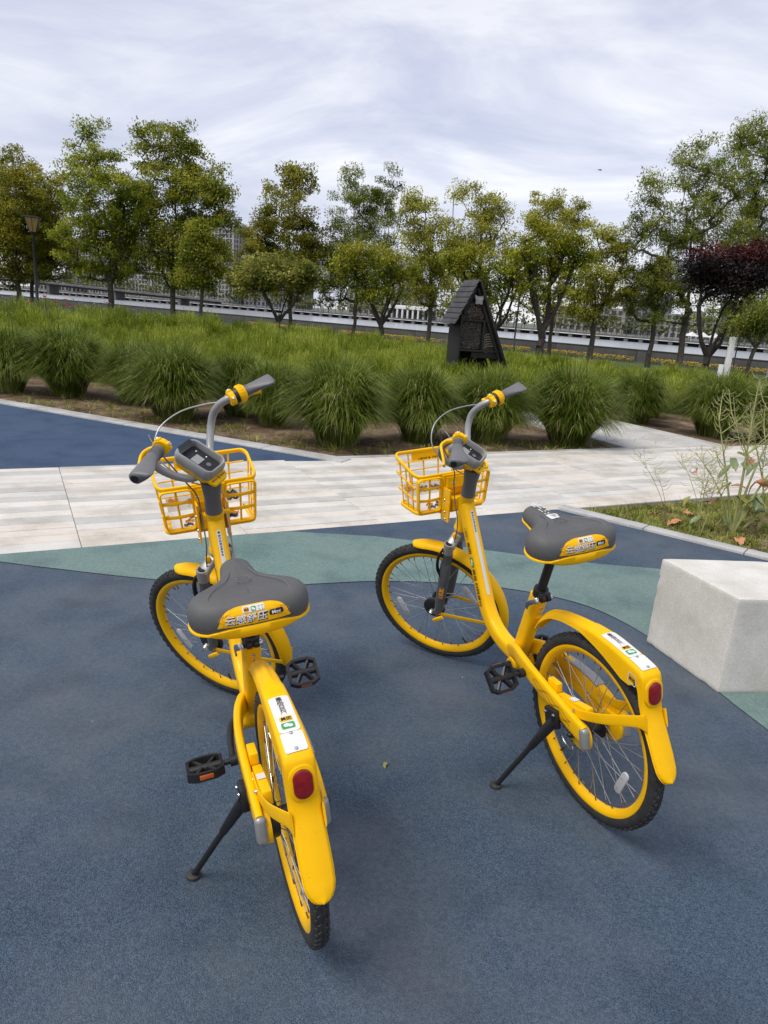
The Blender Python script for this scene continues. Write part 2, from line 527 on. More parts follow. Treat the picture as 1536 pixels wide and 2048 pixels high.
M_BLUE = rubber_ground('rubber blue', (0.027, 0.046, 0.071), (0.053, 0.087, 0.129), (0.092, 0.134, 0.184), (0.126, 0.141, 0.160))
M_BLUE2 = rubber_ground('rubber blue bright', (0.020, 0.042, 0.085), (0.040, 0.078, 0.145), (0.070, 0.118, 0.20), (0.058, 0.092, 0.150))
M_TEAL = rubber_ground('rubber teal', (0.105, 0.175, 0.158), (0.155, 0.245, 0.222), (0.22, 0.32, 0.29), (0.20, 0.265, 0.24))
M_PAVE = [stone('granite white', (0.77, 0.725, 0.645), (0.59, 0.55, 0.48), stain=0.22),
          stone('granite cream', (0.74, 0.68, 0.585), (0.55, 0.495, 0.415), stain=0.28),
          stone('granite pale', (0.71, 0.68, 0.62), (0.53, 0.50, 0.45), stain=0.22),
          stone('granite warm', (0.74, 0.69, 0.61), (0.55, 0.505, 0.44), stain=0.32)]
M_PAVEG = [stone('granite grey', (0.57, 0.555, 0.51), (0.42, 0.41, 0.37), stain=0.22),
           stone('granite slate', (0.61, 0.59, 0.54), (0.46, 0.445, 0.40), stain=0.26)]
M_KERB = stone('kerb granite', (0.56, 0.55, 0.52), (0.36, 0.355, 0.34), stain=0.35)
M_CONC = stone('cast concrete', (0.76, 0.73, 0.665), (0.62, 0.59, 0.525), spk=190, stain=0.24, rough=0.85, bump=0.6)
M_MORTAR = pbr('mortar', (0.13, 0.12, 0.105), 0.95, var=0.3, vscale=30)

def soil_material():
    m = bpy.data.materials.new('soil and lawn'); m.use_nodes = True
    n, l = nodes_of(m); p = n['Principled BSDF']
    g = n.new('ShaderNodeNewGeometry')
    z = n.new('ShaderNodeTexNoise'); z.inputs['Scale'].default_value = 2.3; z.inputs['Detail'].default_value = 8; z.inputs['Roughness'].default_value = 0.7
    l.new(g.outputs['Position'], z.inputs['Vector'])
    r = n.new('ShaderNodeValToRGB')
    r.color_ramp.elements[0].position = 0.34; r.color_ramp.elements[0].color = (0.072, 0.046, 0.028, 1)
    r.color_ramp.elements[1].position = 0.68; r.color_ramp.elements[1].color = (0.33, 0.245, 0.155, 1)
    e = r.color_ramp.elements.new(0.5); e.color = (0.185, 0.125, 0.078, 1)
    l.new(z.outputs[0], r.inputs[0])
    z2 = n.new('ShaderNodeTexNoise'); z2.inputs['Scale'].default_value = 60; z2.inputs['Detail'].default_value = 4
    l.new(g.outputs['Position'], z2.inputs['Vector'])
    r3 = n.new('ShaderNodeValToRGB')
    r3.color_ramp.elements[0].position = 0.35; r3.color_ramp.elements[0].color = (0.55, 0.55, 0.55, 1)
    r3.color_ramp.elements[1].position = 0.65; r3.color_ramp.elements[1].color = (1.25, 1.25, 1.25, 1)
    l.new(z2.outputs[0], r3.inputs[0])
    mm = n.new('ShaderNodeMixRGB'); mm.blend_type = 'MULTIPLY'; mm.inputs[0].default_value = 1
    l.new(r.outputs[0], mm.inputs[1]); l.new(r3.outputs[0], mm.inputs[2])
    # lawn beyond the ornamental grass
    s = n.new('ShaderNodeSeparateXYZ'); l.new(g.outputs['Position'], s.inputs[0])
    mr = n.new('ShaderNodeMapRange'); mr.inputs[1].default_value = 13; mr.inputs[2].default_value = 17
    l.new(s.outputs[1], mr.inputs[0])
    mx = n.new('ShaderNodeMixRGB'); l.new(mr.outputs[0], mx.inputs[0]); l.new(mm.outputs[0], mx.inputs[1]); mx.inputs[2].default_value = (0.075, 0.105, 0.025, 1)
    l.new(mx.outputs[0], p.inputs['Base Color'])
    p.inputs['Roughness'].default_value = 0.95; p.inputs['Specular IOR Level'].default_value = 0.15
    b = n.new('ShaderNodeBump'); b.inputs['Strength'].default_value = 1.0; b.inputs['Distance'].default_value = 0.02
    l.new(z2.outputs[0], b.inputs['Height']); l.new(b.outputs[0], p.inputs['Normal'])
    return m
M_SOIL = soil_material()

# --- river frame: both banks run along BU, away from us is BV
BU = np.array((0.8944, -0.4472)); BV = np.array((0.4472, 0.8944))
PAR0 = np.array((-1.2, 62.0))       # a point on the parapet
FAR0 = np.array((-20.0, 370.0))     # a point on the far quay
def bank(o, s, t): return o + BU * s + BV * t
WATER_Z = -3.0

def ground_z(x, y):
    """level square and planting field, falling gently towards the promenade"""
    d = float((np.array((x, y)) - PAR0) @ BV)           # negative on our side of the parapet
    k = min(max((d + 30) / 26, 0), 1)
    mound = 0.34 * math.exp(-((x + 9.5) / 8.0) ** 2 - ((y - 22.5) / 6.0) ** 2)      # the bed swells gently on the left
    return -0.05 - 0.62 * k * k * (3 - 2 * k) + mound

# ground: a fine soil patch near the square and wide sheets out to the parapet
mb = MB(); v = []; f = []
ts = [-300, -120, -80, -66, -60, -56, -52, -48, -44, -40, -36, -32, -28, -24, -20, -16, -12, -8, -4, -0.2]
ss = [-420, -200, -120, -80, -60, -45, -38, -32, -28, -24, -20, -16, -12, -8, -4, 0, 4, 8, 14, 20, 30, 45, 60, 90, 140, 220, 420]
for t in ts:
    for s in ss:
        p = bank(PAR0, s, t); v.append((p[0], p[1], ground_z(p[0], p[1])))
ns = len(ss)
for i in range(len(ts) - 1):
    for j in range(ns - 1):
        f.append((i * ns + j, i * ns + j + 1, (i + 1) * ns + j + 1, (i + 1) * ns + j))
mb.add(v, f)
o = mb.build('ground', M_SOIL, fix=False); tag(o, 'bare brown soil and lawn under the grass and trees', 'ground', kind='structure')

# rubber play surface
def sheet(name, poly, z, mat, label):
    pts = [Vector((float(p[0]), float(p[1]), z)) for p in poly]
    tri = []
    for t in tessellate_polygon([pts]):
        a, b, c = (pts[i] for i in t)
        tri.append(tuple(t) if (b - a).cross(c - a).z > 0 else tuple(reversed(t)))
    me = bpy.data.meshes.new(name); me.from_pydata([tuple(p) for p in pts], [], tri); me.materials.append(mat)
    return tag(link(name, me), label, name.split('_')[-1] if False else None, kind='structure')

D28 = np.array((math.cos(R(28.5)), math.sin(R(28.5)))); N28 = np.array((-D28[1], D28[0]))
PO = np.array((-0.022, 4.93))
def pv(s, t): return PO + D28 * s + N28 * t
edgeL = pv(-14, 0)
o = sheet('rubber_ground', [edgeL, (-2.194, 3.762), (-0.902, 4.47), pv(0, 0), (1.454, 5.745), (2.763, 4.744), (7.0, 1.47), (14, -3.94), (14, -22), (-16, -22), (-16, -3)], 0.0, M_BLUE, 'slate blue rubber granulate floor the two bicycles stand on')
# teal band with its curved lower edge
low = cr([(-3.3, 3.83), (-2.128, 3.642), (-1.77, 3.599), (-1.366, 3.561), (-0.975, 3.555), (-0.545, 3.605), (-0.33, 3.676), (0.007, 3.783), (0.418, 3.835), (0.712, 3.825), (0.991, 3.751), (1.191, 3.632), (1.329, 3.447), (1.42, 3.24), (1.48, 3.0), (1.535, 2.763), (1.575, 2.60), (1.64, 2.40), (1.80, 2.12), (2.2, 1.75), (3.0, 1.35)], 6)
upp = [(5.2, 2.95), (4.3, 3.75), (3.6, 4.05), (2.9, 4.25), (1.856, 4.377), (1.453, 4.385), (0.967, 4.445), (0.47, 4.545), (-0.05, 4.615), (-0.64, 4.575), (-0.902, 4.452), (-2.194, 3.748), tuple(pv(-3.3, -0.012))]
o = sheet('rubber_band', [tuple(p) for p in low] + upp, 0.004, M_TEAL, 'curved sea green band in the blue rubber floor')
o = sheet('rubber_triangle', [tuple(pv(-14, 2.199)), tuple(pv(-0.40, 2.199)), (-0.60, 7.0), (-5.063, 8.96), (-16, 13.84)], 0.0, M_BLUE2, 'bright blue rubber floor beyond the stone paving on the left')

# paving: base sheet plus one object for each granite strip
def sheet_st(name, s0, s1, t0, t1, z, mat, label):
    return sheet(name, [pv(s0, t0), pv(s1, t0), pv(s1, t1), pv(s0, t1)], z, mat, label)
PAVE = sheet_st('pavement', -9, 13, 0.0, 2.2, -0.014, M_MORTAR, 'band of pale and grey granite strips crossing the square')
PATH = sheet_st('path', 4.97, 6.70, 2.2, 8.5, -0.014, M_MORTAR, 'grey granite path leading off between the grass clumps')
CL = 1.03
_pm = {}
def paver_mesh(L, w, mat):
    k = (round(L, 3), round(w, 3), mat.name)
    if k not in _pm:
        _pm[k] = MB().box((0, 0, -0.02), (L - 0.0035, w - 0.0075, 0.04), bev=0.003, seg=1).mesh(mat, 'paver', smooth=False)
    return _pm[k]
def lay(s, t, L, w, mat, parent, j=0.0012):
    p = pv(s + L / 2, t + w / 2)
    q = link('paver', paver_mesh(L, w, mat), parent)
    q.location = (p[0], p[1], rnd.uniform(-0.0005, j))
    q.rotation_euler = (rnd.uniform(-.0012, .0012), rnd.uniform(-.0008, .0008), R(28.5) + rnd.uniform(-.0012, .0012))
k = 0
s = -2.03 - 6 * CL
while s < 12.5:
    # narrow strips of equal width; grey ones are dotted about, never two together
    rows = []; prev = 0
    rows.append(((0.157, 0.215, 0.110, 0.185, 0.135)[k % 5], 0)); tt = rows[0][0]; q = 0
    while tt < 2.2 - 0.04:
        w = min(0.138, 2.2 - tt)
        if 2.2 - tt - w < 0.05: w = 2.2 - tt
        p_g = 0.0 if q < 1 else (0.05 if prev else 0.42)
        prev = 1 if rnd.random() < p_g else 0
        rows.append((w, prev)); tt += w; q += 1
    t = 0
    for w, g in rows:
        mat = rnd.choice(M_PAVEG) if g else rnd.choice(M_PAVE)
        lay(s, t, CL, w, mat, PAVE); t += w
    s += CL; k += 1
for r_ in range(14):
    off = 0.0 if r_ % 2 else 0.43
    t = 2.2 + r_ * 0.30
    a = 4.97
    for L in ([0.43, 0.86, 0.44] if r_ % 2 else [0.86, 0.87]):
        lay(a, t, L, 0.30, rnd.choice(M_PAVEG), PATH); a += L

# kerbs: each stone its own part
def kerb(name, a, b, width, left, L, z0, z1, label):
    a = np.array(a, float); b = np.array(b, float)
    d = unit(b - a); n_ = np.array((-d[1], d[0])) * (1 if left else -1)
    tot = np.linalg.norm(b - a); q = 0.0
    root = empty(name, (a[0], a[1], 0)); tag(root, label, 'kerb')
    me = MB().box((0, 0, 0), (L - 0.006, width, z1 - z0), bev=0.006, seg=2).mesh(M_KERB, 'kerb_stone')
    while q < tot:
        p = a + d * (q + L / 2) + n_ * width / 2
        o = link('kerb_stone', me, root)
        o.location = (p[0] - a[0], p[1] - a[1], (z0 + z1) / 2 + rnd.uniform(-.002, .002))
        o.rotation_euler = (0, 0, math.atan2(d[1], d[0]) + rnd.uniform(-.004, .004))
        q += L
kerb('kerb', (-0.47, 6.945), (-11.0, 11.64), 0.22, False, 0.98, -0.16, 0.012, 'long pale granite kerb between the bright blue floor and the tall grass')
kerb('kerb', (1.47, 5.77), (6.3, 2.045), 0.135, True, 0.74, -0.16, 0.014, 'pale granite kerb along the weedy bed on the right')
kerb('kerb', tuple(pv(6.70, 2.2)), tuple(pv(6.70, 7.0)), 0.11, False, 0.8, -0.16, 0.008, 'narrow granite kerb along the right side of the path')
kerb('kerb', tuple(pv(4.97, 2.2)), tuple(pv(4.97, 7.0)), 0.11, True, 0.8, -0.16, 0.008, 'narrow granite kerb along the left side of the path')
kerb('kerb', tuple(pv(0.45, 2.2)), tuple(pv(4.85, 2.2)), 0.08, True, 0.8, -0.16, 0.006, 'narrow granite kerb between the paving and the bare soil under the grass clumps')

# concrete block seat
mb = MB()
mb.prism([(1.372, 3.243), (1.526, 2.766), (2.36, 2.875), (2.50, 3.40)], 0.0, 0.448, bev=0.007)
me = mb.mesh(M_CONC, 'concrete_block', smooth=False)
bm = bmesh.new(); bm.from_mesh(me)
bmesh.ops.subdivide_edges(bm, edges=[e for e in bm.edges if e.calc_length() > 0.1], cuts=30, use_grid_fill=True)
from mathutils import noise as mnoise
for v_ in bm.verts:                       # slightly uneven faces, small chips along the arrises
    n0 = mnoise.noise(v_.co * 9.0) * 0.0006
    sharp = max((e.calc_face_angle(0.0) for e in v_.link_edges), default=0.0)
    chip = max(0.0, mnoise.noise(v_.co * 23.0) - 0.25) * 0.009 if sharp > 0.3 else 0.0
    v_.co -= v_.normal * (chip - n0)
bmesh.ops.triangulate(bm, faces=[f_ for f_ in bm.faces if len(f_.verts) > 4])
bm.to_mesh(me); bm.free()
me.polygons.foreach_set('use_smooth', [True] * len(me.polygons)); me.set_sharp_from_angle(angle=R(35))
o = link('concrete_block', me)
tag(o, 'heavy pale concrete block seat standing on the rubber floor at the right edge', 'concrete block')

# ================================================================ ornamental grass
M_GRASS = leafy('grass blades', (0.055, 0.090, 0.009), (0.140, 0.195, 0.018), (0.34, 0.40, 0.10), scale=2.2, trans=0.32, rough=0.5, spec=0.2)
M_GRASS2 = leafy('grass blades light', (0.110, 0.155, 0.011), (0.235, 0.290, 0.023), (0.42, 0.45, 0.085), scale=0.7, trans=0.34, rough=0.6, spec=0.12)
M_WEED = leafy('low weeds', (0.10, 0.135, 0.018), (0.26, 0.29, 0.045), (0.50, 0.47, 0.15), scale=4, trans=0.25)

def blades(n, rb, L, wid, lean, droop, g, levels=5, centre=(0, 0)):
    """arching grass blades as narrow strips; returns vertices and quads"""
    az = g.uniform(0, 2 * np.pi, n)
    rad = rb * np.sqrt(g.uniform(0, 1, n))
    bx = rad * np.cos(az + g.normal(0, .6, n)) + centre[0]; by = rad * np.sin(az + g.normal(0, .6, n)) + centre[1]
    ln = L[0] + (L[1] - L[0]) * g.beta(2.2, 1.6, n)
    th0 = lean * (0.12 + 0.95 * rad / rb) * g.uniform(0.35, 1.2, n)
    kap = droop * g.gamma(2.4, 0.42, n)
    tw = g.uniform(0, np.pi, n)
    t = np.linspace(0, 1, levels)
    ds = ln / (levels - 1)
    x = bx.copy(); y = by.copy(); z = np.full(n, -0.03)
    V = np.zeros((n, levels, 2, 3))
    perp = az + np.pi / 2 + g.normal(0, .5, n)
    for k in range(levels):
        w = wid * (0.75, 1.0, 0.9, 0.62, 0.10)[min(k, 4)] if levels == 5 else wid * (1 - 0.92 * t[k] ** 2)
        w = w * (0.7 + 0.6 * (tw / np.pi))
        px_, py_ = np.cos(perp) * w / 2, np.sin(perp) * w / 2
        V[:, k, 0] = np.stack([x - px_, y - py_, z], 1)
        V[:, k, 1] = np.stack([x + px_, y + py_, z], 1)
        th = th0 + kap * (t[k] + 0.5 / (levels - 1)) ** 1.7
        th = np.minimum(th, 2.75)
        x = x + np.sin(th) * np.cos(az) * ds; y = y + np.sin(th) * np.sin(az) * ds; z = z + np.cos(th) * ds
        z = np.maximum(z, 0.01)
    base = np.arange(n)[:, None] * levels * 2
    F = []
    for k in range(levels - 1):
        a = base + 2 * k
        F.append(np.concatenate([a, a + 1, a + 3, a + 2], 1))
    return V.reshape(-1, 3), np.concatenate(F)

def tussock(n, rb, H, Rr, wid, g, levels=5):
    """a rounded mop: blades rise from the base, arch over and end on a dome of height H and radius Rr"""
    az = g.uniform(0, 2 * np.pi, n)
    el = np.arcsin(np.clip(g.uniform(-0.62, 1.0, n), -1, 1))          # evenly over the dome, some hanging below its waist
    rr = g.uniform(0.72, 1.06, n) * (1 + 0.10 * np.sin(az * 3 + g.uniform(0, 6)) )
    zc = 0.42 * H
    tip = np.stack([Rr * rr * np.cos(el) * np.cos(az), Rr * rr * np.cos(el) * np.sin(az), zc + np.where(el > 0, (H - zc) * np.sin(el) * rr, zc * 0.95 * np.sin(el))], 1)
    rad = rb * np.sqrt(g.uniform(0, 1, n))
    az0 = az + g.normal(0, .8, n)
    p0 = np.stack([rad * np.cos(az0), rad * np.sin(az0), np.full(n, -0.03)], 1)
    low = np.clip(-np.sin(el), 0, 1)
    k1 = 0.40 + 0.28 * low
    p1 = np.stack([p0[:, 0] + (tip[:, 0] - p0[:, 0]) * k1, p0[:, 1] + (tip[:, 1] - p0[:, 1]) * k1, np.maximum(tip[:, 2], 0.30 * H) * 0.95 + 0.34 * H * np.cos(el) * g.uniform(.7, 1.15, n)], 1)
    p1 += g.normal(0, .03, p1.shape)
    t = np.linspace(0, 1, levels)
    perp = az + np.pi / 2 + g.normal(0, .5, n); wv = g.uniform(.7, 1.3, n) * wid
    V = np.zeros((n, levels, 2, 3))
    for k in range(levels):
        c = (1 - t[k]) ** 2 * p0 + 2 * t[k] * (1 - t[k]) * p1 + t[k] ** 2 * tip
        c[:, 2] = np.maximum(c[:, 2], 0.005 if k else -0.03)
        w = wv * (1.0 - 0.9 * t[k] ** 2.4) * (0.8 if k == 0 else 1)
        q = np.stack([np.cos(perp) * w / 2, np.sin(perp) * w / 2, np.zeros(n)], 1)
        V[:, k, 0] = c - q; V[:, k, 1] = c + q
    base = np.arange(n)[:, None] * levels * 2
    F = [np.concatenate([base + 2 * k, base + 2 * k + 1, base + 2 * k + 3, base + 2 * k + 2], 1) for k in range(levels - 1)]
    return V.reshape(-1, 3), np.concatenate(F)

M_DRYB = leafy('dry grass blades', (0.20, 0.15, 0.06), (0.34, 0.29, 0.14), (0.48, 0.43, 0.24), scale=3, trans=0.2)
clump_mesh = []
for i in range(7):
    g = np.random.default_rng(100 + i)
    V1, F1 = tussock(3600, 0.18, 1.04, 0.70, 0.0090, g, levels=6)
    V2, F2 = tussock(190, 0.20, 1.02, 0.74, 0.0080, g, levels=6)
    clump_mesh.append(raw_mesh('grass_clump', np.concatenate([V1, V2]), np.concatenate([F1, F2 + len(V1)]), [M_GRASS, M_DRYB], np.concatenate([np.zeros(len(F1)), np.ones(len(F2))])))

CL_POS = [  # x, y, scale, label detail
    (-5.75, 10.45, 1.02, 'grass clump cut by the left edge of the photo, beside the long kerb'),
    (-4.85, 10.45, 1.12, 'big dark arching grass clump behind the left end of the long kerb'),
    (-3.75, 10.2, 0.92, 'paler grass clump set back between the two big clumps on the left'),
    (-2.85, 9.10, 1.13, 'big arching grass clump above the left bicycle console'),
    (-2.15, 9.85, 0.95, 'grass clump set back left of the right grip of the left bicycle'),
    (-1.58, 9.25, 0.86, 'low dark grass clump behind the right grip of the left bicycle'),
    (-0.62, 8.15, 1.12, 'largest round grass clump, right of the left bicycle handlebar'),
    (0.36, 8.85, 0.98, 'middle grass clump left of the right bicycle basket'),
    (1.30, 9.25, 1.08, 'grass clump right behind the right bicycle handlebar'),
    (2.42, 9.45, 1.22, 'widest grass clump whose drooping blades hang over the path edge'),
    (4.30, 12.35, 0.98, 'grass clump at the far end of the path, left of the last one'),
    (5.25, 11.40, 1.12, 'grass clump to the right of the path behind the seed pods'),
    (6.15, 11.25, 1.05, 'rightmost grass clump hidden partly by the dry seed pods'),
]
for i, (x, y, sc, lb) in enumerate(CL_POS):
    o = link('grass_clump', clump_mesh[i % 7])
    o.location = (x, y, -0.05)
    o.rotation_euler = (0, 0, i * 2.3)
    o.scale = (sc * rnd.uniform(.94, 1.04), sc * rnd.uniform(.94, 1.04), (0.45 + 0.5 * sc) * rnd.uniform(.96, 1.04))
    tag(o, lb, 'grass clump', 'ornamental grass clumps in the front row')

# the field of the same grass behind the front row reads as one mass
def field_far(x):
    return float(np.interp(x, [-14, -6, -2.5, 0, 3, 6, 10], [23.5, 24.0, 25.0, 24.5, 23.5, 22.0, 20.0]))
def field_near(x):
    return float(np.interp(x, [-14, -6, -4, -2.5, -1.0, 0.3, 1.4, 2.6, 3.3, 4.2, 5.2, 7.0, 10], [13.8, 12.1, 11.7, 10.9, 10.3, 10.5, 10.9, 11.3, 12.4, 13.6, 13.0, 12.8, 13.4]))
g = np.random.default_rng(5)
VV = []; FF = []; off = 0
y = 9.0
row = 0
while y < 25:
    sp = 1.05
    x = -14.5 + (row % 2) * sp / 2
    while x < 10.5:
        px_, py_ = x + g.normal(0, .14), y + g.normal(0, .14)
        if field_near(px_) < py_ < field_far(px_) and abs(px_) < 0.62 * py_ + 1.5 and not (0.55 < px_ < 2.2 and 13.3 < py_ < 14.6):
            far = py_ > 17.0
            n_ = 250
            sc = 0.98 * g.uniform(0.86, 1.10) * (0.90 if px_ > 2 else 1.0)
            if far: V, F = tussock(520, 0.26, 0.86 * sc * g.uniform(.85, 1.1), 0.62 * sc, 0.016, g, levels=4)
            else: V, F = tussock(950, 0.22, 0.84 * sc * g.uniform(.88, 1.1), 0.61 * sc, 0.0115, g, levels=5)
            V[:, 0] += px_; V[:, 1] += py_; V[:, 2] += ground_z(px_, py_)
            VV.append(V); FF.append(F + off); off += len(V)
        x += sp
    y += sp * 0.86; row += 1
for (px_, py_) in ((0.75, 13.35), (1.12, 13.05), (1.5, 12.95), (1.9, 13.1), (2.3, 13.35), (2.65, 13.8), (1.3, 12.5), (1.85, 12.6)):
    V, F = tussock(620, 0.26, 0.86, 0.42, 0.0115, g, levels=5)
    V[:, 0] += px_; V[:, 1] += py_; V[:, 2] += -0.05
    VV.append(V); FF.append(F + off); off += len(V)
o = link('grass_field', raw_mesh('grass_field', np.concatenate(VV), np.concatenate(FF), M_GRASS2))
tag(o, 'broad field of tall soft green ornamental grass behind the front clumps', 'grass', kind='stuff')

# low weeds on the bare soil strip and in the bed on the right
def scatter_weeds(name, pts, label, seed, L=(0.05, 0.14), n_each=14, wid=0.006, mat=None):
    g = np.random.default_rng(seed); VV = []; FF = []; off = 0
    for (x, y, s) in pts:
        V, F = blades(int(n_each * g.uniform(.5, 1.5)), 0.035 * s, (L[0] * s, L[1] * s), wid * s, 1.3, 1.0, g, levels=4)
        V[:, 0] += x; V[:, 1] += y; V[:, 2] += -0.035
        VV.append(V); FF.append(F + off); off += len(V)
    o = link(name, raw_mesh(name, np.concatenate(VV), np.concatenate(FF), mat or M_WEED))
    return tag(o, label, 'weeds', kind='stuff')
g = np.random.default_rng(21)
pts = []
for _ in range(420):
    x = g.uniform(-6, 5.5)
    yn = (7.35 - 0.446 * (x + 0.4)) if x < -0.4 else (7.35 + 0.545 * (x + 0.4))
    y = yn + 0.05 + abs(g.normal(0, .65))
    if 3.1 < x and pv(4.8, 0)[0] < x and y < 12.5: continue
    pts.append((x, y, g.uniform(.5, 1.2)))
scatter_weeds('soil_weeds', pts, 'sparse low weeds on the bare soil in front of the grass clumps', 3)
def in_bed(x, y, m=0.08):
    a = np.array((1.47, 5.77)); d = unit(np.array((6.3, 2.045)) - a); n_ = np.array((-d[1], d[0]))
    s1 = (np.array((x, y)) - a) @ n_ - 0.135
    t1 = (np.array((x, y)) - PO) @ N28
    return s1 > m * 0.4 and t1 < -m * 0.3
pts = []
while len(pts) < 2300:
    x, y = g.uniform(1.6, 5.2), g.uniform(3.6, 7.4)
    if in_bed(x, y) and (g.uniform() < 0.85 if (x + y * 0.3) < 4.3 else g.uniform() < 0.55): pts.append((x, y, g.uniform(.45, 1.05)))
scatter_weeds('bed_weeds', pts, 'short yellow green weeds covering the bed inside the kerb', 4, L=(0.04, 0.12), n_each=16, wid=0.007)
# blades hanging over and litter on the soil: dry straw
M_STRAW = leafy('straw', (0.16, 0.10, 0.05), (0.33, 0.235, 0.13), (0.50, 0.40, 0.25), scale=9, trans=0.1)
def straw(name, region, n, label, seed, L=(0.03, 0.12)):
    g = np.random.default_rng(seed); V = []; F = []
    while len(F) < n:
        p = region(g)
        if p is None: continue
        a = g.uniform(0, 6.28); l_ = g.uniform(*L); w = g.uniform(.003, .009)
        d = np.array((math.cos(a), math.sin(a), g.uniform(-.15, .3))) * l_ / 2; q = np.array((-math.sin(a), math.cos(a), 0)) * w / 2
        c = np.array((p[0], p[1], -0.05 + g.uniform(.004, .02) + abs(d[2])))
        k = len(V); V += [c - d - q, c + d - q, c + d + q, c - d + q]; F.append((k, k + 1, k + 2, k + 3))
    o = link(name, raw_mesh(name, np.array(V), np.array(F), M_STRAW)); return tag(o, label, 'dry litter', kind='stuff')
def reg_bed(g):
    x, y = g.normal(2.95, .55), g.normal(5.45, .40)
    return (x, y) if in_bed(x, y) else None
straw('bed_litter', reg_bed, 1100, 'dry straw and crumbled leaves lying round the seed plants', 8, (0.02, 0.10))
def reg_soil(g):
    x = g.uniform(-6, 5.5)
    yn = (7.35 - 0.446 * (x + 0.4)) if x < -0.4 else (7.35 + 0.545 * (x + 0.4))
    y = yn + abs(g.normal(0, .8))
    if x > 3.0 and y < 12.5 and pv(4.85, 0)[0] < x: return None
    return (x, y)
straw('soil_litter', reg_soil, 1500, 'dry straw scattered on the bare soil under the grass clumps', 9, (0.02, 0.12))

# ================================================================ seed plants in the bed
M_STEM = pbr('seed stem', (0.40, 0.43, 0.14), 0.6, var=0.3, vscale=12, col2=(0.30, 0.28, 0.12))
M_STEMD = pbr('dry stem', (0.24, 0.17, 0.11), 0.7, var=0.3, vscale=12)
M_POD = pbr('seed pod', (0.42, 0.43, 0.15), 0.6, var=0.4, vscale=5, col2=(0.34, 0.30, 0.16))
M_BIGLEAF = pbr('broad leaf', (0.19, 0.24, 0.085), 0.5, col2=(0.13, 0.18, 0.09), var=0.3, vscale=9, bump=0.3, bscale=40)
M_YELLOWLEAF = pbr('yellowing leaf', (0.36, 0.31, 0.06), 0.55, col2=(0.19, 0.21, 0.06), var=0.3, vscale=14)
M_DEADLEAF = pbr('dead leaf', (0.66, 0.24, 0.10), 0.7, col2=(0.50, 0.30, 0.17), var=0.3, vscale=22, bump=0.4, bscale=50)

def leaf_mesh(L, W, curl, mat, seed, wave=0.12):
    """broad leaf lying along +x, with midrib fold and wavy margin"""
    g = random.Random(seed); mb = MB(); v = []; f = []
    n = 7
    for i in range(n + 1):
        t = i / n
        w = W * math.sin(math.pi * min(t * 0.93 + 0.05, 1)) ** 0.75 * (1 + g.uniform(-.12, .12))
        x = L * t
        zc = -curl * L * t * t
        for k in (-1, -0.5, 0, 0.5, 1):
            v.append((x * (1 - 0.15 * curl * t), w / 2 * k, zc + abs(k) * W * 0.16 + g.uniform(-1, 1) * wave * W * abs(k)))
    for i in range(n):
        for k in range(4):
            a = i * 5 + k; f.append((a, a + 1, a + 6, a + 5))
    mb.add(v, f)
    return mb.mesh(mat, 'leaf', angle=80, fix=False)

def seed_plant(x, y, stems, label, seed, leaves=(), mat=M_STEM):
    g = random.Random(seed)
    root = empty('seed_plant', (x, y, -0.05)); tag(root, label, 'plant', 'dry seeding plants in the bed')
    for (dx, dy, h, r, npod, br) in stems:
        path = cr([(0, 0, 0), (dx * 0.22 + g.uniform(-.03, .03), dy * 0.22, h * 0.36), (dx * 0.6 + g.uniform(-.03, .03), dy * 0.6, h * 0.70), (dx, dy, h)], 6)
        mb = MB(); mb.tube(path, [r * (1 - 0.8 * i / (len(path) - 1)) for i in range(len(path))], n=6)
        for b in range(br):
            q = path[int(len(path) * g.uniform(.45, .85))]
            a = g.uniform(0, 6.28); l_ = g.uniform(.18, .42) * h
            tip = q + np.array((math.cos(a) * l_ * .5, math.sin(a) * l_ * .5, l_ * .8))
            bp_ = cr([q, (q + tip) / 2 + np.array((math.cos(a), math.sin(a), -0.3)) * l_ * .08, tip], 4)
            mb.tube(bp_, [r * 0.42 * (1 - .6 * i / (len(bp_) - 1)) for i in range(len(bp_))], n=5)
            for k in range(int(npod * 0.6)):
                p = bp_[int(len(bp_) * (0.25 + 0.75 * k / (npod * 0.6)))] if len(bp_) > 1 else tip
                aa = g.uniform(0, 6.28); pl = g.uniform(.06, .11)
                d = np.array((math.cos(aa), math.sin(aa), g.uniform(-.05, .7))); d = unit(d)
                mid = p + d * pl * .55 + np.array((0, 0, -.008)); e_ = p + d * pl + np.array((0, 0, .012))
                mb.tube([p, mid, e_], [0.0007, 0.0021, 0.0005], n=4, m=1)
        for k in range(npod):
            p = path[int(len(path) * (0.55 + 0.44 * k / npod))]
            aa = g.uniform(0, 6.28); pl = g.uniform(.07, .13)
            d = unit((math.cos(aa), math.sin(aa), g.uniform(0, .9)))
            mb.tube([p, p + d * pl * .55 + np.array((0, 0, -.008)), p + d * pl + np.array((0, 0, .014))], [0.0007, 0.0022, 0.0005], n=4, m=1)
        mb.build('stem', [mat, M_POD], root, fix=False)
    for (lx, ly, lz, L, W, yaw, pitch, curl, kind) in leaves:
        me = leaf_mesh(L, W, curl, (M_BIGLEAF, M_YELLOWLEAF, M_DEADLEAF)[kind], seed + int(lz * 100) + int(yaw))
        o = link('leaf', me, root)
        o.location = (lx, ly, lz); o.rotation_euler = (R(g.uniform(-25, 25)), R(-pitch), R(yaw))
    return root
g2 = random.Random(3)
lv = []
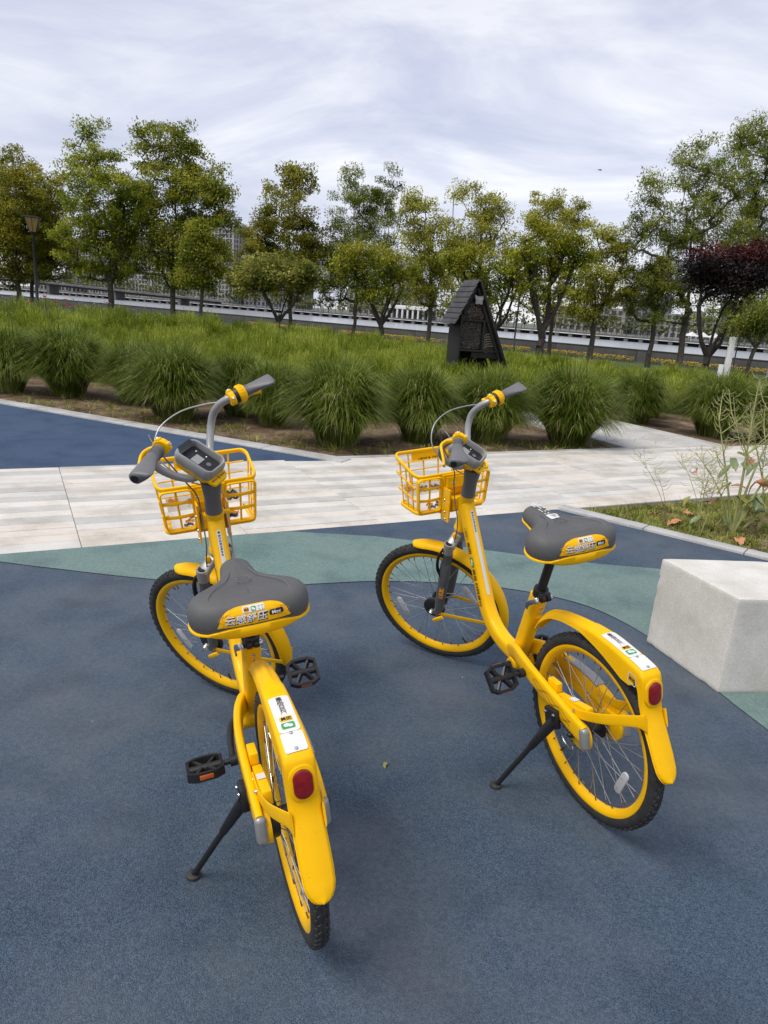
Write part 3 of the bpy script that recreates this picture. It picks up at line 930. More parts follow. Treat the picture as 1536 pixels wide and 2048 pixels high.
for i in range(20):
    a = g2.uniform(110, 340); z = g2.uniform(.12, .66)
    lv.append((g2.uniform(-.28, .28), g2.uniform(-.2, .2), z, g2.uniform(.10, .17), g2.uniform(.05, .085), a, g2.uniform(-40, 25), g2.uniform(.2, .7), (0, 0, 0, 1, 0, 1, 2)[i % 7]))
seed_plant(2.86, 5.52, [(-0.30, 0.05, 1.02, .011, 18, 5), (-0.02, 0.05, 1.26, .014, 22, 6), (0.30, 0.10, 1.16, .012, 20, 5), (0.45, 0.02, 0.98, .011, 18, 5), (-0.42, 0.0, 0.66, .009, 12, 3), (0.38, -0.15, 0.80, .011, 16, 4)], 'tall bushy seeding plant with thick pale stems and broad leaves at the right edge', 31, lv)
seed_plant(2.52, 5.345, [(-0.02, 0.0, 0.62, .006, 12, 3), (-0.26, 0.03, 0.66, .004, 14, 3), (0.12, 0.05, 0.58, .005, 14, 3), (-0.10, 0.05, 0.74, .004, 14, 2)], 'thin seeding plant with bare spread pods standing left of the tall one', 32,
           [(-.02, 0, .18, .10, .05, 200, -10, .5, 0), (.02, .0, .26, .10, .05, 20, 10, .5, 1), (-.12, .02, .33, .09, .045, 190, -30, .6, 1), (.10, .03, .34, .09, .05, 40, -50, .5, 1)])
seed_plant(2.36, 5.62, [(-0.34, 0.0, 0.60, .003, 16, 1), (-0.20, 0.02, 0.52, .003, 10, 1)], 'leaning dry stalk with dark spiky pods over the paving edge', 33, mat=M_STEMD)
seed_plant(3.18, 5.72, [(0.10, -0.05, 1.18, .012, 18, 5), (0.25, 0.1, 1.0, .011, 16, 4), (-0.3, -0.05, 1.0, .009, 16, 4)], 'dense tangle of straw coloured pods at the very right edge', 34, lv[:7])
for i, (x, y, z, s_, yaw, lb) in enumerate([
        (2.50, 5.66, 0.00, .16, 200, 'largest curled orange dead leaf lying under the thin seeding plant'),
        (2.62, 5.92, 0.01, .13, 20, 'orange dead leaf by the paving edge behind the thin plant'),
        (2.40, 5.86, 0.00, .10, 160, 'small orange dead leaf near the left end of the bed'),
        (2.80, 5.28, 0.00, .14, 250, 'pale pinkish dead leaf lying near the kerb under the tall plant'),
        (2.98, 4.98, 0.00, .13, 280, 'brown orange dead leaf close to the kerb at the right edge'),
        (2.58, 5.40, 0.27, .09, 240, 'orange dead leaf caught in the thin plant at half height'),
        (2.44, 5.44, 0.50, .10, 230, 'narrow orange dead leaf hanging on a stalk of the thin plant'),
        (3.05, 5.40, 0.42, .16, 110, 'orange edged dead leaf hanging among the broad leaves')]):
    o = link('dead_leaf', leaf_mesh(s_, s_ * .52, 0.35, M_DEADLEAF, 60 + i, .25))
    o.location = (x, y, z - 0.02 + (0.0 if z > .1 else 0.012)); o.rotation_euler = (R(12 if z < .1 else 60), R(-12), R(yaw))
    tag(o, lb, 'dead leaf', 'dead orange leaves in the bed')
o = link('fallen_leaf', leaf_mesh(.030, .017, 0.3, M_YELLOWLEAF, 77, .25)); o.location = (0.075, 2.086, 0.006); o.rotation_euler = (R(15), R(-8), R(250))
tag(o, 'tiny yellow green leaf lying alone on the blue floor between the bicycles', 'leaf')

# ================================================================ trees
M_BARK = pbr('bark grey', (0.105, 0.088, 0.070), 0.9, var=0.5, vscale=14, col2=(0.050, 0.042, 0.036), bump=0.8, bscale=24, bdist=0.02)
M_BARKD = pbr('bark dark', (0.060, 0.048, 0.040), 0.9, var=0.5, vscale=14, bump=0.8, bscale=24, bdist=0.02)
LEAF = {
    'olive': leafy('leaf olive', (0.093, 0.109, 0.014), (0.257, 0.260, 0.027), (0.513, 0.453, 0.064), scale=0.8, trans=0.48),
    'dark_olive': leafy('leaf dark olive', (0.087, 0.109, 0.018), (0.249, 0.266, 0.045), (0.529, 0.484, 0.129), scale=1.2, trans=0.42),
    'spring': leafy('leaf spring', (0.098, 0.145, 0.015), (0.271, 0.325, 0.033), (0.559, 0.544, 0.079), scale=0.8, trans=0.48),
    'green': leafy('leaf green', (0.093, 0.127, 0.014), (0.254, 0.290, 0.031), (0.529, 0.498, 0.070), scale=0.8, trans=0.48),
    'feather': leafy('leaf feather', (0.090, 0.125, 0.016), (0.205, 0.250, 0.036), (0.36, 0.39, 0.080), scale=0.9, trans=0.38),
    'round': leafy('leaf round', (0.076, 0.124, 0.015), (0.227, 0.275, 0.024), (0.559, 0.529, 0.052), scale=0.9, trans=0.42),
    'camphor': leafy('leaf camphor', (0.158, 0.173, 0.020), (0.393, 0.378, 0.054), (0.600, 0.600, 0.120), scale=0.8, trans=0.48),
    'ash': leafy('leaf ash', (0.091, 0.124, 0.021), (0.234, 0.275, 0.041), (0.468, 0.476, 0.098), scale=0.8, trans=0.48),
    'purple': leafy('leaf purple', (0.010, 0.008, 0.010), (0.022, 0.016, 0.018), (0.055, 0.030, 0.030), scale=1.5, trans=0.12, rough=0.42, spec=0.5),
}
M_REDTIP = leafy('leaf red tips', (0.035, 0.010, 0.010), (0.085, 0.022, 0.020), (0.17, 0.05, 0.032), scale=2, trans=0.25)

def make_tree(kind, base, r0, ell, label, seed, dens=1.0, leaf=0.15):
    g = np.random.default_rng(seed)
    if kind not in ('round', 'purple', 'dark_olive') and base[1] > 25:
        w_ = max(q[2] for q in ell); ell = list(ell) + [(ell[0][0] * .4, 2.75, w_ * .85, .75), (ell[0][0] * .7, 3.9, w_ * .9, .8)]
    r0 = r0 * 0.72
    E = np.array(ell)                                   # dx, z, rx, rz
    vol = E[:, 2] * E[:, 3] * (E[:, 2] + E[:, 3]) / 2
    ntot = int(min(max(vol.sum() * 12.5 * dens, 80), 265))
    pick = g.choice(len(E), ntot, p=(vol ** 0.8) / (vol ** 0.8).sum())
    C = []
    for i in pick:
        d = unit(g.normal(0, 1, 3)); rr = g.uniform(0.10, 1.0) ** 0.42
        dx, zc, rx, rz = E[i]
        C.append((dx + d[0] * rr * rx, d[1] * rr * min((rx + rz) / 2, rx * 1.15), zc + d[2] * rr * rz))
    C = np.array(C)
    crown_lo = (E[:, 1] - E[:, 3]).min(); top = (E[:, 1] + E[:, 3]).max()
    mid = np.array(((E[:, 0] * vol).sum() / vol.sum(), 0.0))
    shrubby = kind in ('round', 'purple', 'dark_olive')
    zf = min(max(crown_lo + 0.15, top * 0.2), top * 0.42)
    if shrubby: zf = max(top * 0.24, 0.7)
    # skeleton: trunk nodes, then each leaf cluster grows back to the nearest node below it
    nodes = [np.array((0, 0, -0.1))]; par = [-1]; cnt = [0]
    for k in range(1, 5):
        t = k / 4
        nodes.append(np.array((mid[0] * 0.10 * t + g.normal(0, .03), g.normal(0, .03), zf * t))); par.append(len(nodes) - 2)
    if shrubby or kind in ('camphor', 'spring'):
        nl = 5 if shrubby else 3
        for k in range(nl):
            a = 2 * math.pi * (k + g.uniform(-.2, .2)) / nl
            sp = (E[:, 2].max() * 0.55); prev = 4
            for q in range(1, 5):
                t = q / 4
                p = nodes[4] + np.array((math.cos(a) * sp * t ** 0.8 + g.normal(0, .06), math.sin(a) * sp * .7 * t ** 0.8, (top * 0.72 - zf) * t ** 1.15))
                nodes.append(p); par.append(prev); prev = len(nodes) - 1
    else:
        prev = 4
        for q in range(1, 7):
            t = q / 6
            p = np.array((mid[0] * t + g.normal(0, .10), g.normal(0, .10), zf + (top * 0.86 - zf) * t)); nodes.append(p); par.append(prev); prev = len(nodes) - 1
    order = np.argsort(np.linalg.norm(C - nodes[4], axis=1))
    ends = []
    for i in order:
        c = C[i]; N = np.array(nodes)
        d = np.linalg.norm(N - c, axis=1) + 1.4 * np.maximum(0, N[:, 2] - c[2] + 0.15)
        d[:4] += 3
        j = int(np.argmin(d))
        m_ = (nodes[j] + c) / 2 + g.normal(0, .07, 3) + np.array((0, 0, -0.06 * np.linalg.norm(c - nodes[j])))
        nodes.append(m_); par.append(j); nodes.append(c); par.append(len(nodes) - 2)
        ends.append(len(nodes) - 1)
    w = np.zeros(len(nodes)); w[ends] = 1
    for i in range(len(nodes) - 1, 0, -1): w[par[i]] += w[i]
    rad = r0 * np.maximum((w / w[1]) ** 0.47, 0.05)
    rad[0] = r0 * 1.35; rad[1] = r0 * 1.08
    root = empty('tree', base); tag(root, label, 'tree', 'trees along the river promenade')
    V = []; F = []; ns = 6
    ca = np.array([(math.cos(2 * math.pi * a / ns), math.sin(2 * math.pi * a / ns)) for a in range(ns)])
    for i in range(1, len(nodes)):
        if w[i] < 1: continue                              # a bare stub that carries no leaves
        a, b = nodes[par[i]], nodes[i]
        if np.linalg.norm(b - a) < 1e-4: continue
        t = unit(b - a); s_ = unit(np.cross(t, (0.3, 0.9, 0.1))); n_ = np.cross(s_, t)
        ra, rb = rad[par[i]], rad[i]
        if par[i] > 4: ra = min(ra, rb * 1.5)
        k = len(V)
        V += [a + (s_ * x + n_ * y) * ra for x, y in ca] + [b + (s_ * x + n_ * y) * rb for x, y in ca]
        F += [(k + q, k + (q + 1) % ns, k + ns + (q + 1) % ns, k + ns + q) for q in range(ns)]
    link('trunk', raw_mesh('trunk', np.array(V), np.array(F), M_BARKD if shrubby else M_BARK, smooth=True), root)
    # leaves: small folded quads spread round each cluster
    nl = int(138 * dens)
    cc = np.repeat(C, nl, axis=0)
    spread = 0.26 if not shrubby else 0.23
    if kind == 'feather': spread = 0.24
    size_c = np.repeat(g.uniform(.6, 1.35, len(C)), nl)
    P = cc + np.clip(g.normal(0, 1, cc.shape), -1.55, 1.55) * np.array((spread, spread, spread * 0.62)) * size_c[:, None]
    if shrubby:                                          # clipped crowns: twigs stand up at the top
        P[:, 2] += np.where(cc[:, 2] > np.quantile(C[:, 2], .6), np.abs(g.normal(0, .10, len(P))), 0)
    n = len(P)
    a = g.uniform(0, 2 * np.pi, n); tilt = g.normal(0, 0.55, n)
    L = leaf * g.uniform(.6, 1.25, n)
    ux = np.stack([np.cos(a) * np.cos(tilt), np.sin(a) * np.cos(tilt), np.sin(tilt) - 0.25], 1) * L[:, None]
    b2 = a + np.pi / 2; t2 = g.normal(0, 0.5, n)
    wr = 0.52 if kind not in ('feather', 'ash') else 0.36
    uy = np.stack([np.cos(b2) * np.cos(t2), np.sin(b2) * np.cos(t2), np.sin(t2)], 1) * (L * wr)[:, None]
    V = np.stack([P - ux * .5, P + uy * .5 + ux * .05, P + ux * .5, P - uy * .5 + ux * .05], 1).reshape(-1, 3)
    F = np.arange(4 * n).reshape(-1, 4)
    mats = [LEAF[kind]]; mi = None
    if kind == 'purple':
        mats.append(M_REDTIP)
        lim = np.quantile(P[:, 2], .80)
        mi = ((P[:, 2] + g.normal(0, .10, n)) > lim).astype(int)
    if kind == 'round':
        mats.append(LEAF_TIP)
        lim = np.quantile(P[:, 2], .72)
        mi = ((P[:, 2] + g.normal(0, .16, n)) > lim).astype(int)
    link('crown', raw_mesh('crown', V, F, mats, mi), root)
    return root
LEAF_TIP = leafy('leaf new growth', (0.15, 0.17, 0.010), (0.30, 0.30, 0.018), (0.44, 0.41, 0.045), scale=1.4, trans=0.35)
TREES = [
    ('olive', (-20.02, 38.0, -0.17), 0.175, [(0.51, 5.8, 2.41, 2.79), (-0.79, 3.8, 2.32, 2.32), (1.42, 3.96, 1.54, 2.06)], 'dark olive tree at the left edge behind the street lamp'),
    ('olive', (-20.37, 40.0, -0.22), 0.14, [(0.18, 5.09, 1.88, 2.42), (1.42, 3.14, 1.36, 1.09)], 'slimmer olive tree just right of the one at the left edge'),
    ('spring', (-14.36, 36.0, -0.13), 0.21, [(-0.0, 5.83, 2.04, 2.4), (-0.87, 7.95, 0.83, 1.41), (-0.43, 4.0, 2.19, 1.7), (1.31, 5.48, 1.2, 1.68), (-0.48, 8.93, 0.42, 0.7)], 'tree with steep rising limbs and a thin pointed top right of the street lamp'),
    ('green', (-11.29, 36.0, -0.13), 0.19, [(0.07, 7.58, 1.66, 2.01), (1.37, 6.14, 1.68, 2.15), (-1.22, 8.35, 0.82, 1.06), (0.2, 8.87, 1.17, 0.82), (-0.08, 5.15, 1.93, 1.45), (2.34, 5.76, 0.96, 1.32), (-0.34, 3.3, 1.47, 0.98)], 'tallest tree on the left, with a broad open crown above the pale flats'),
    ('green', (-9.31, 34.0, -0.09), 0.13, [(0.18, 3.95, 1.15, 1.15), (-0.4, 2.71, 0.93, 0.7), (0.88, 3.35, 0.81, 0.69)], 'small slim tree under the right side of the tallest left tree'),
    ('olive', (-5.95, 40.0, -0.22), 0.16, [(-0.53, 6.8, 1.99, 1.86), (-0.47, 5.06, 2.42, 1.62), (-0.05, 8.05, 1.18, 0.79), (-2.11, 5.7, 1.07, 1.07), (-2.87, 2.83, 1.09, 1.09), (1.5, 3.9, 1.7, 1.3), (1.2, 5.4, 1.2, 1.0), (-2.0, 3.9, 1.5, 1.0)], 'olive brown tree left of the picture centre with a rounded top'),
    ('dark_olive', (-5.17, 31.0, -0.02), 0.14, [(-0.08, 2.8, 1.8, 0.59), (-1.24, 2.42, 0.95, 0.47), (1.09, 2.59, 0.95, 0.47)], 'low wide vase shaped tree in front of the olive brown tree'),
    ('feather', (-2.44, 40.0, -0.22), 0.14, [(-0.57, 6.55, 1.46, 1.86), (1.16, 6.67, 1.06, 1.86), (-0.54, 8.26, 0.66, 1.18), (1.58, 8.17, 0.47, 1.05), (0.33, 5.11, 2.42, 1.21), (0.43, 7.6, 0.66, 1.06), (-1.4, 3.6, 1.7, 1.2), (1.6, 3.6, 1.4, 1.1)], 'feathery pale green tree with two thin spires at the picture centre'),
    ('round', (-0.67, 31.0, -0.02), 0.16, [(-0.39, 3.41, 1.79, 0.8), (-1.54, 3.32, 0.84, 0.74), (0.67, 3.28, 0.84, 0.8), (-0.22, 2.51, 1.16, 0.64)], 'clipped vase shaped tree with yellow green top left of the wooden insect house'),
    ('camphor', (1.66, 38.0, -0.17), 0.16, [(-0.71, 6.3, 1.39, 1.26), (-0.2, 4.91, 1.53, 1.28), (-0.43, 3.18, 1.17, 1.17), (-1.02, 6.98, 0.75, 0.63)], 'yellowish tree rising behind the clipped tree left of the insect house'),
    ('camphor', (4.83, 42.0, -0.26), 0.18, [(-1.66, 8.05, 1.11, 1.11), (-0.08, 7.65, 0.97, 1.11), (-0.91, 6.29, 2.1, 1.26), (-1.64, 5.18, 1.41, 0.99)], 'taller yellowish tree with two tops above the insect house roof'),
    ('round', (4.12, 31.0, -0.02), 0.16, [(-0.79, 3.72, 1.68, 0.67), (-1.53, 3.77, 0.94, 0.59), (0.18, 3.49, 1.05, 0.8), (-0.47, 2.74, 1.48, 0.63)], 'clipped tree directly behind the wooden insect house'),
    ('camphor', (8.92, 42.0, -0.26), 0.15, [(-1.85, 7.94, 0.78, 0.97), (-0.23, 8.31, 1.11, 0.83), (-0.62, 7.12, 1.95, 0.98), (0.41, 7.71, 0.83, 0.83), (-0.5, 5.6, 1.7, 1.0)], 'airy yellowish tree top showing above the clipped tree right of the insect house'),
    ('round', (5.81, 29.0, 0.0), 0.21, [(-0.34, 4.28, 1.75, 0.82), (-1.28, 4.03, 0.88, 0.78), (0.85, 4.18, 0.93, 0.88), (0.01, 3.19, 1.47, 0.69)], 'largest clipped vase shaped tree, right of the black pole by the insect house'),
    ('camphor', (9.96, 37.0, -0.15), 0.18, [(-0.35, 5.85, 1.23, 0.86), (-0.55, 3.95, 1.75, 1.25), (0.66, 4.99, 0.99, 1.24), (-1.16, 2.95, 1.01, 0.76), (0.85, 3.09, 1.14, 0.88)], 'tree with a low forked trunk right of the largest clipped tree'),
    ('ash', (14.2, 36.0, -0.13), 0.20, [(-1.14, 7.75, 2.24, 2.13), (-1.71, 5.71, 1.8, 1.44), (0.04, 8.91, 1.64, 1.64), (-1.28, 9.67, 0.81, 0.93), (-2.86, 6.75, 0.95, 1.07), (0.33, 6.31, 2.15, 1.43), (-1.42, 4.13, 1.34, 0.97)], 'big spreading tree behind the purple leaved tree'),
    ('ash', (12.99, 37.0, -0.15), 0.16, [(-0.72, 3.44, 1.38, 1.01), (-0.15, 4.44, 1.12, 1.0), (-1.35, 4.11, 1.0, 0.75)], 'small leaning tree left of the purple leaved tree'),
    ('ash', (17.46, 38.0, -0.17), 0.17, [(-0.57, 9.94, 1.23, 2.21), (-1.02, 11.46, 0.97, 0.85), (1.0, 8.46, 1.49, 2.73), (-0.47, 7.2, 1.51, 1.51), (1.3, 4.94, 1.53, 1.53)], 'tallest airy tree cut by the right edge'),
    ('purple', (9.05, 21.0, 0.0), 0.135, [(0.02, 3.41, 1.41, 0.48), (-0.69, 3.43, 0.73, 0.42), (0.99, 3.48, 0.85, 0.51), (-0.01, 2.87, 1.07, 0.31), (0.1, 3.2, 1.3, 0.45), (0.6, 3.0, 1.0, 0.35)], 'dark purple leaved plum tree with reddish shoots on top'),
    ('ash', (9.81, 20.0, 0.0), 0.075, [(-0.05, 2.05, 0.55, 0.30), (0.37, 2.30, 0.62, 0.42), (-0.24, 1.85, 0.40, 0.24)], 'little green tree under the purple one beside the white post'),
]
for i, (kind, b, r0, ell, lb) in enumerate(TREES):
    near = b[1] < 25
    dens = {'purple': 3.0, 'round': 1.35, 'dark_olive': 1.3, 'camphor': 1.15, 'feather': 1.5}.get(kind, 1.2)
    make_tree(kind, (b[0], b[1], b[2]), r0, ell, lb, 400 + i, dens=dens, leaf=0.085 if near else {'feather': 0.13, 'round': 0.115, 'camphor': 0.135}.get(kind, 0.145))

# ================================================================ insect house
M_WOODD = pbr('charred wood', (0.018, 0.016, 0.015), 0.75, var=0.45, vscale=10, bump=0.5, bscale=30, bdist=0.004)
M_SHING = pbr('weathered board', (0.068, 0.064, 0.064), 0.7, var=0.4, vscale=6, bump=0.5, bscale=40, bdist=0.004)
M_CONE = pbr('pine cones', (0.105, 0.092, 0.078), 0.85, var=0.6, vscale=25)
M_CHIP = pbr('wood chips', (0.185, 0.140, 0.112), 0.85, var=0.5, vscale=30)
M_REED = pbr('reed', (0.23, 0.19, 0.13), 0.7, var=0.3, vscale=12)
M_PLAQ = pbr('plaque grey', (0.36, 0.37, 0.35), 0.6, var=0.2, vscale=14)
M_PLAQT = pbr('plaque lettering', (0.56, 0.62, 0.46), 0.6)
HY = R(17)
house = empty('insect_house', (1.20, 14.0, 0.0), HY)
tag(house, 'dark timber insect house with steep plank roof standing in the grass field', 'insect house')
DEP = 0.62
# local: x to the right along the front, y back, z up.  Left plank roof is short, the right one runs to the ground
AP = (0.27, 2.20); EL = (-0.13, 1.40); RB = (1.30, 0.0)
MB().box((0.015, DEP / 2, 0.80), (0.03, DEP - 0.04, 1.60), bev=0.004).build('side_wall', M_WOODD, house)
MB().prism([(0.0, 0.0), (1.20, 0.0), (0.27, 2.06), (0.02, 1.58)], 0, 0.02, M=Matrix.Translation((0, DEP - 0.04, 0)) @ Matrix.Rotation(R(90), 4, 'X')).build('back_wall', M_WOODD, house, smooth=False)
d = unit(np.array(RB) - np.array(AP)); nn = np.array((-d[1], d[0]))
L_ = np.linalg.norm(np.array(RB) - np.array(AP))
c_ = (np.array(AP) + np.array(RB)) / 2 + nn * 0.03
MB().box((c_[0], DEP / 2 - 0.03, c_[1]), (L_, DEP + 0.12, 0.045), rot=Matrix.Rotation(-math.atan2(d[1], d[0]), 3, 'Y'), bev=0.005).build('roof_slab', M_WOODD, house)
d = unit(np.array(EL) - np.array(AP)); L_ = np.linalg.norm(np.array(EL) - np.array(AP)); nrm = np.array((d[1], -d[0]))
nb = 8
ang = -math.atan2(d[1], d[0])
for i in range(nb):
    t = (i + 0.5) / nb
    p = np.array(AP) + d * L_ * t * 1.02 + nrm * (0.028)
    MB().box((p[0], DEP / 2 - 0.05 + rnd.uniform(-.008, .008), p[1]), (L_ / nb * 1.32, DEP + 0.16, 0.020), rot=Matrix.Rotation(ang + R(7), 3, 'Y'), bev=0.003).build('roof_board', M_SHING, house)
def beam(name, a, b, w=0.035, y=-0.01, dp=0.06):
    a = np.array(a, float); b = np.array(b, float); d = unit(b - a)
    m = (a + b) / 2
    MB().box((m[0], y + dp / 2, m[1]), (np.linalg.norm(b - a), dp, w), rot=Matrix.Rotation(-math.atan2(d[1], d[0]), 3, 'Y'), bev=0.003).build(name, M_WOODD, house)
beam('beam', (0.02, 0.0), (0.02, 1.58), 0.04)
beam('beam', (0.02, 1.47), (0.62, 1.47))
beam('beam', (0.02, 0.90), (0.93, 0.90))
beam('beam', (0.50, 0.90), (0.50, 1.47))
beam('beam', (0.05, 1.60), (0.25, 2.06), 0.05)
beam('beam', (0.29, 2.08), (1.22, 0.05), 0.05)
beam('lower_board', (0.30, 0.82), (0.95, 0.82), 0.11, y=0.02)
MB().box((0.36, 0.12, 1.84), (0.22, 0.03, 0.34), bev=0.003).build('gable_board', M_WOODD, house)
# filling: cones in the big compartment, chips in the gable, bent reeds at the right
g = random.Random(5)
mb = MB()
for i in range(14):
    for j in range(17):
        x = 0.06 + 0.42 * (i + (j % 2) * .5) / 14.5; z = 0.945 + 0.50 * j / 16.5
        r = g.uniform(.013, .020)
        mb.sphere((x + g.uniform(-.006, .006), 0.045 + g.uniform(-.012, .012), z), (r, r, r * 1.05), n=6, k=4)
o = mb.build('cone_filling', M_CONE, house, fix=False); o['kind'] = 'stuff'
mb = MB()
for i in range(330):
    z = g.uniform(1.50, 1.80); hw0 = 0.05 + (z - 1.49) * 0.44; hw1 = 0.60 - (z - 1.49) * 0.46
    x = g.uniform(hw0, hw1)
    mb.box((x, 0.05 + g.uniform(-.012, .012), z), (g.uniform(.012, .03), .012, g.uniform(.006, .014)), rot=Matrix.Rotation(g.uniform(0, 3.1), 3, 'Y'))
o = mb.build('chip_filling', M_CHIP, house, smooth=False, fix=False); o['kind'] = 'stuff'
MB().box((0.27, 0.075, 1.20), (0.50, 0.02, 0.60)).build('backing_board', M_WOODD, house)
MB().prism([(0.05, 1.49), (0.60, 1.49), (0.34, 1.95), (0.22, 1.95)], 0, 0.015, M=Matrix.Translation((0, 0.085, 0)) @ Matrix.Rotation(R(90), 4, 'X')).build('backing_board', M_WOODD, house, smooth=False)
MB().prism([(0.50, 0.90), (0.90, 0.90), (0.60, 1.47), (0.50, 1.47)], 0, 0.015, M=Matrix.Translation((0, 0.10, 0)) @ Matrix.Rotation(R(90), 4, 'X')).build('backing_board', M_CONE, house, smooth=False)
for k in range(6):
    mb = MB()
    w = 0.155 - 0.012 * k; zb = 0.925 + 0.045 * k
    mb.tube([(0.70 - 0.014 * k + w * math.cos(q), 0.03, zb + 0.085 * math.sin(q)) for q in np.linspace(0.15, math.pi - 0.15, 10)], 0.008, n=6)
    mb.build('reed', M_REED, house)
pl = cr([(-.095, .075), (-.04, .06), (0, .055), (.04, .06), (.095, .08), (.088, .01), (.07, -.03), (.078, -.075), (.04, -.095), (.0, -.08), (-.04, -.095), (-.075, -.07), (-.068, -.02), (-.088, .02)], 3, closed=True)
plq = MB().prism([(p[0], p[1]) for p in pl], 0, 0.02, bev=0.002, M=Matrix.Translation((0.325, -0.02, 1.87)) @ Matrix.Rotation(R(90), 4, 'X')).build('plaque', M_PLAQ, house)
v2, f2 = text2d('昆虫旅馆', 0.038, offset=0.012)
decal('lettering', v2, f2, lambda u, v: (0.325 + u, -0.0425, 1.882 + v), M_PLAQT, plq)

# ================================================================ lamps, post, bench
M_BLACK = pbr('black paint', (0.018, 0.018, 0.019), 0.45, var=0.2)
M_PANE = pbr('tan lamp pane', (0.42, 0.285, 0.12), 0.35, var=0.15, vscale=4, trans=0.25)
M_WHITE = pbr('white paint', (0.72, 0.72, 0.70), 0.5, var=0.12, vscale=5)
def street_lamp(x, y, z0, H, k, label):
    root = empty('street_lamp', (x, y, z0), R(20)); tag(root, label, 'street lamp', 'lamps in the riverside park')
    MB().lathe([(0.001, 0), (0.13 * k, 0), (0.13 * k, 0.35 * k), (0.075 * k, 0.42 * k), (0.062 * k, H - 0.95 * k), (0.075 * k, H - 0.93 * k), (0.085 * k, H - 0.86 * k), (0.055 * k, H - 0.83 * k), (0.12 * k, H - 0.66 * k), (0.001, H - 0.66 * k)], 'z', 14).build('pole', M_BLACK, root)
    a, b, z1, z2 = 0.13 * k, 0.315 * k, H - 0.655 * k, H - 0.07 * k
    for i in range(4):
        M = Matrix.Rotation(R(90 * i), 4, 'Z')
        mb = MB(); mb.add([M @ Vector(q) for q in ((-a * .88, -a, z1), (a * .88, -a, z1), (b * .92, -b, z2), (-b * .92, -b, z2))], [(0, 1, 2, 3)])
        mb.add([M @ Vector(q) for q in ((-a * .86, -a * .97, z1), (a * .86, -a * .97, z1), (b * .9, -b * .985, z2), (-b * .9, -b * .985, z2))], [(3, 2, 1, 0)])
        mb.build('pane', M_PANE, root, fix=False, smooth=False)
    for i in range(4):
        M = Matrix.Rotation(R(90 * i), 4, 'Z')
        MB().cyl(M @ Vector((-a, -a, z1)), M @ Vector((-b, -b, z2)), 0.016 * k, n=6).build('frame_bar', M_BLACK, root)
        MB().cyl(M @ Vector((0, -a - .004, z1)), M @ Vector((0, -b - .004, z2)), 0.011 * k, n=6).build('frame_bar', M_BLACK, root)
    MB().box((0, 0, H - 0.045 * k), (0.70 * k, 0.70 * k, 0.05 * k), bev=0.01).box((0, 0, H - 0.005 * k), (0.52 * k, 0.52 * k, 0.04 * k), bev=0.01).build('cap', M_BLACK, root)
    return root
street_lamp(-17.05, 34.0, -0.10, 4.62, 1.0, 'black street lamp with tan lantern panes at the left')
street_lamp(8.9, 54.8, ground_z(8.9, 54.8), 4.9, 0.9, 'street lamp whose thin black pole stands right of the insect house')
street_lamp(22.5, 47.9, ground_z(22.5, 47.9), 2.85, 0.62, 'small distant street lamp under the trees at the right edge')
post = empty('white_post', (9.23, 20.0, -0.05), R(-12)); tag(post, 'white square post beside the little tree at the right edge', 'post')
MB().box((0, 0, 0.80), (0.15, 0.15, 1.60), bev=0.01).build('shaft', M_WHITE, post)
MB().box((-0.15, 0.02, 0.42), (0.12, 0.10, 0.84), bev=0.01).build('side_panel', M_WHITE, post)
MB().box((-0.05, 0.0, 0.02), (0.34, 0.22, 0.04), bev=0.005).build('foot_plate', M_BLACK, post)
bench = empty('park_bench', (10.25, 19.6, -0.05), R(-30)); tag(bench, 'slatted park bench end showing at the right edge', 'bench')
M_SLAT = pbr('bench slat', (0.10, 0.085, 0.075), 0.6, var=0.3, vscale=8)
M_BFRAME = pbr('bench frame', (0.30, 0.30, 0.29), 0.5)
for k in range(4): MB().box((0.6, -0.20 + 0.11 * k, 0.45), (1.4, 0.085, 0.03), bev=0.004).build('slat', M_SLAT, bench)
for k in range(4): MB().box((0.6, 0.26 + 0.02 * k, 0.56 + 0.11 * k), (1.4, 0.03, 0.085), rot=Matrix.Rotation(R(-10), 3, 'X'), bev=0.004).build('slat', M_SLAT, bench)
for x in (-0.08, 1.28):
    MB().tube([(x, -0.25, 0), (x, -0.25, 0.43), (x, 0.24, 0.43), (x, 0.33, 0.98)], 0.025, n=8).build('end_frame', M_BFRAME, bench)
    MB().cyl((x, 0.25, 0.43), (x, 0.30, 0), 0.025, n=8).build('leg', M_BFRAME, bench)

# ================================================================ promenade edge and flowers
M_PARA = pbr('parapet concrete', (0.080, 0.080, 0.078), 0.85, var=0.3, vscale=0.8)
par = empty('river_parapet', (PAR0[0], PAR0[1], 0), math.atan2(BU[1], BU[0])); tag(par, 'long low grey parapet along the river behind the trees', 'parapet')
me = MB().box((0, 0.15, -0.45), (5.97, 0.30, 1.32), bev=0.01).mesh(M_PARA, 'wall_panel')
me2 = MB().box((0, 0.15, 0.225), (5.99, 0.38, 0.06), bev=0.01).mesh(M_PARA, 'coping')
for k in range(-16, 14):
    o = link('wall_panel', me, par); o.location = (k * 6, 0, 0)
    o = link('coping', me2, par); o.location = (k * 6, 0, 0)

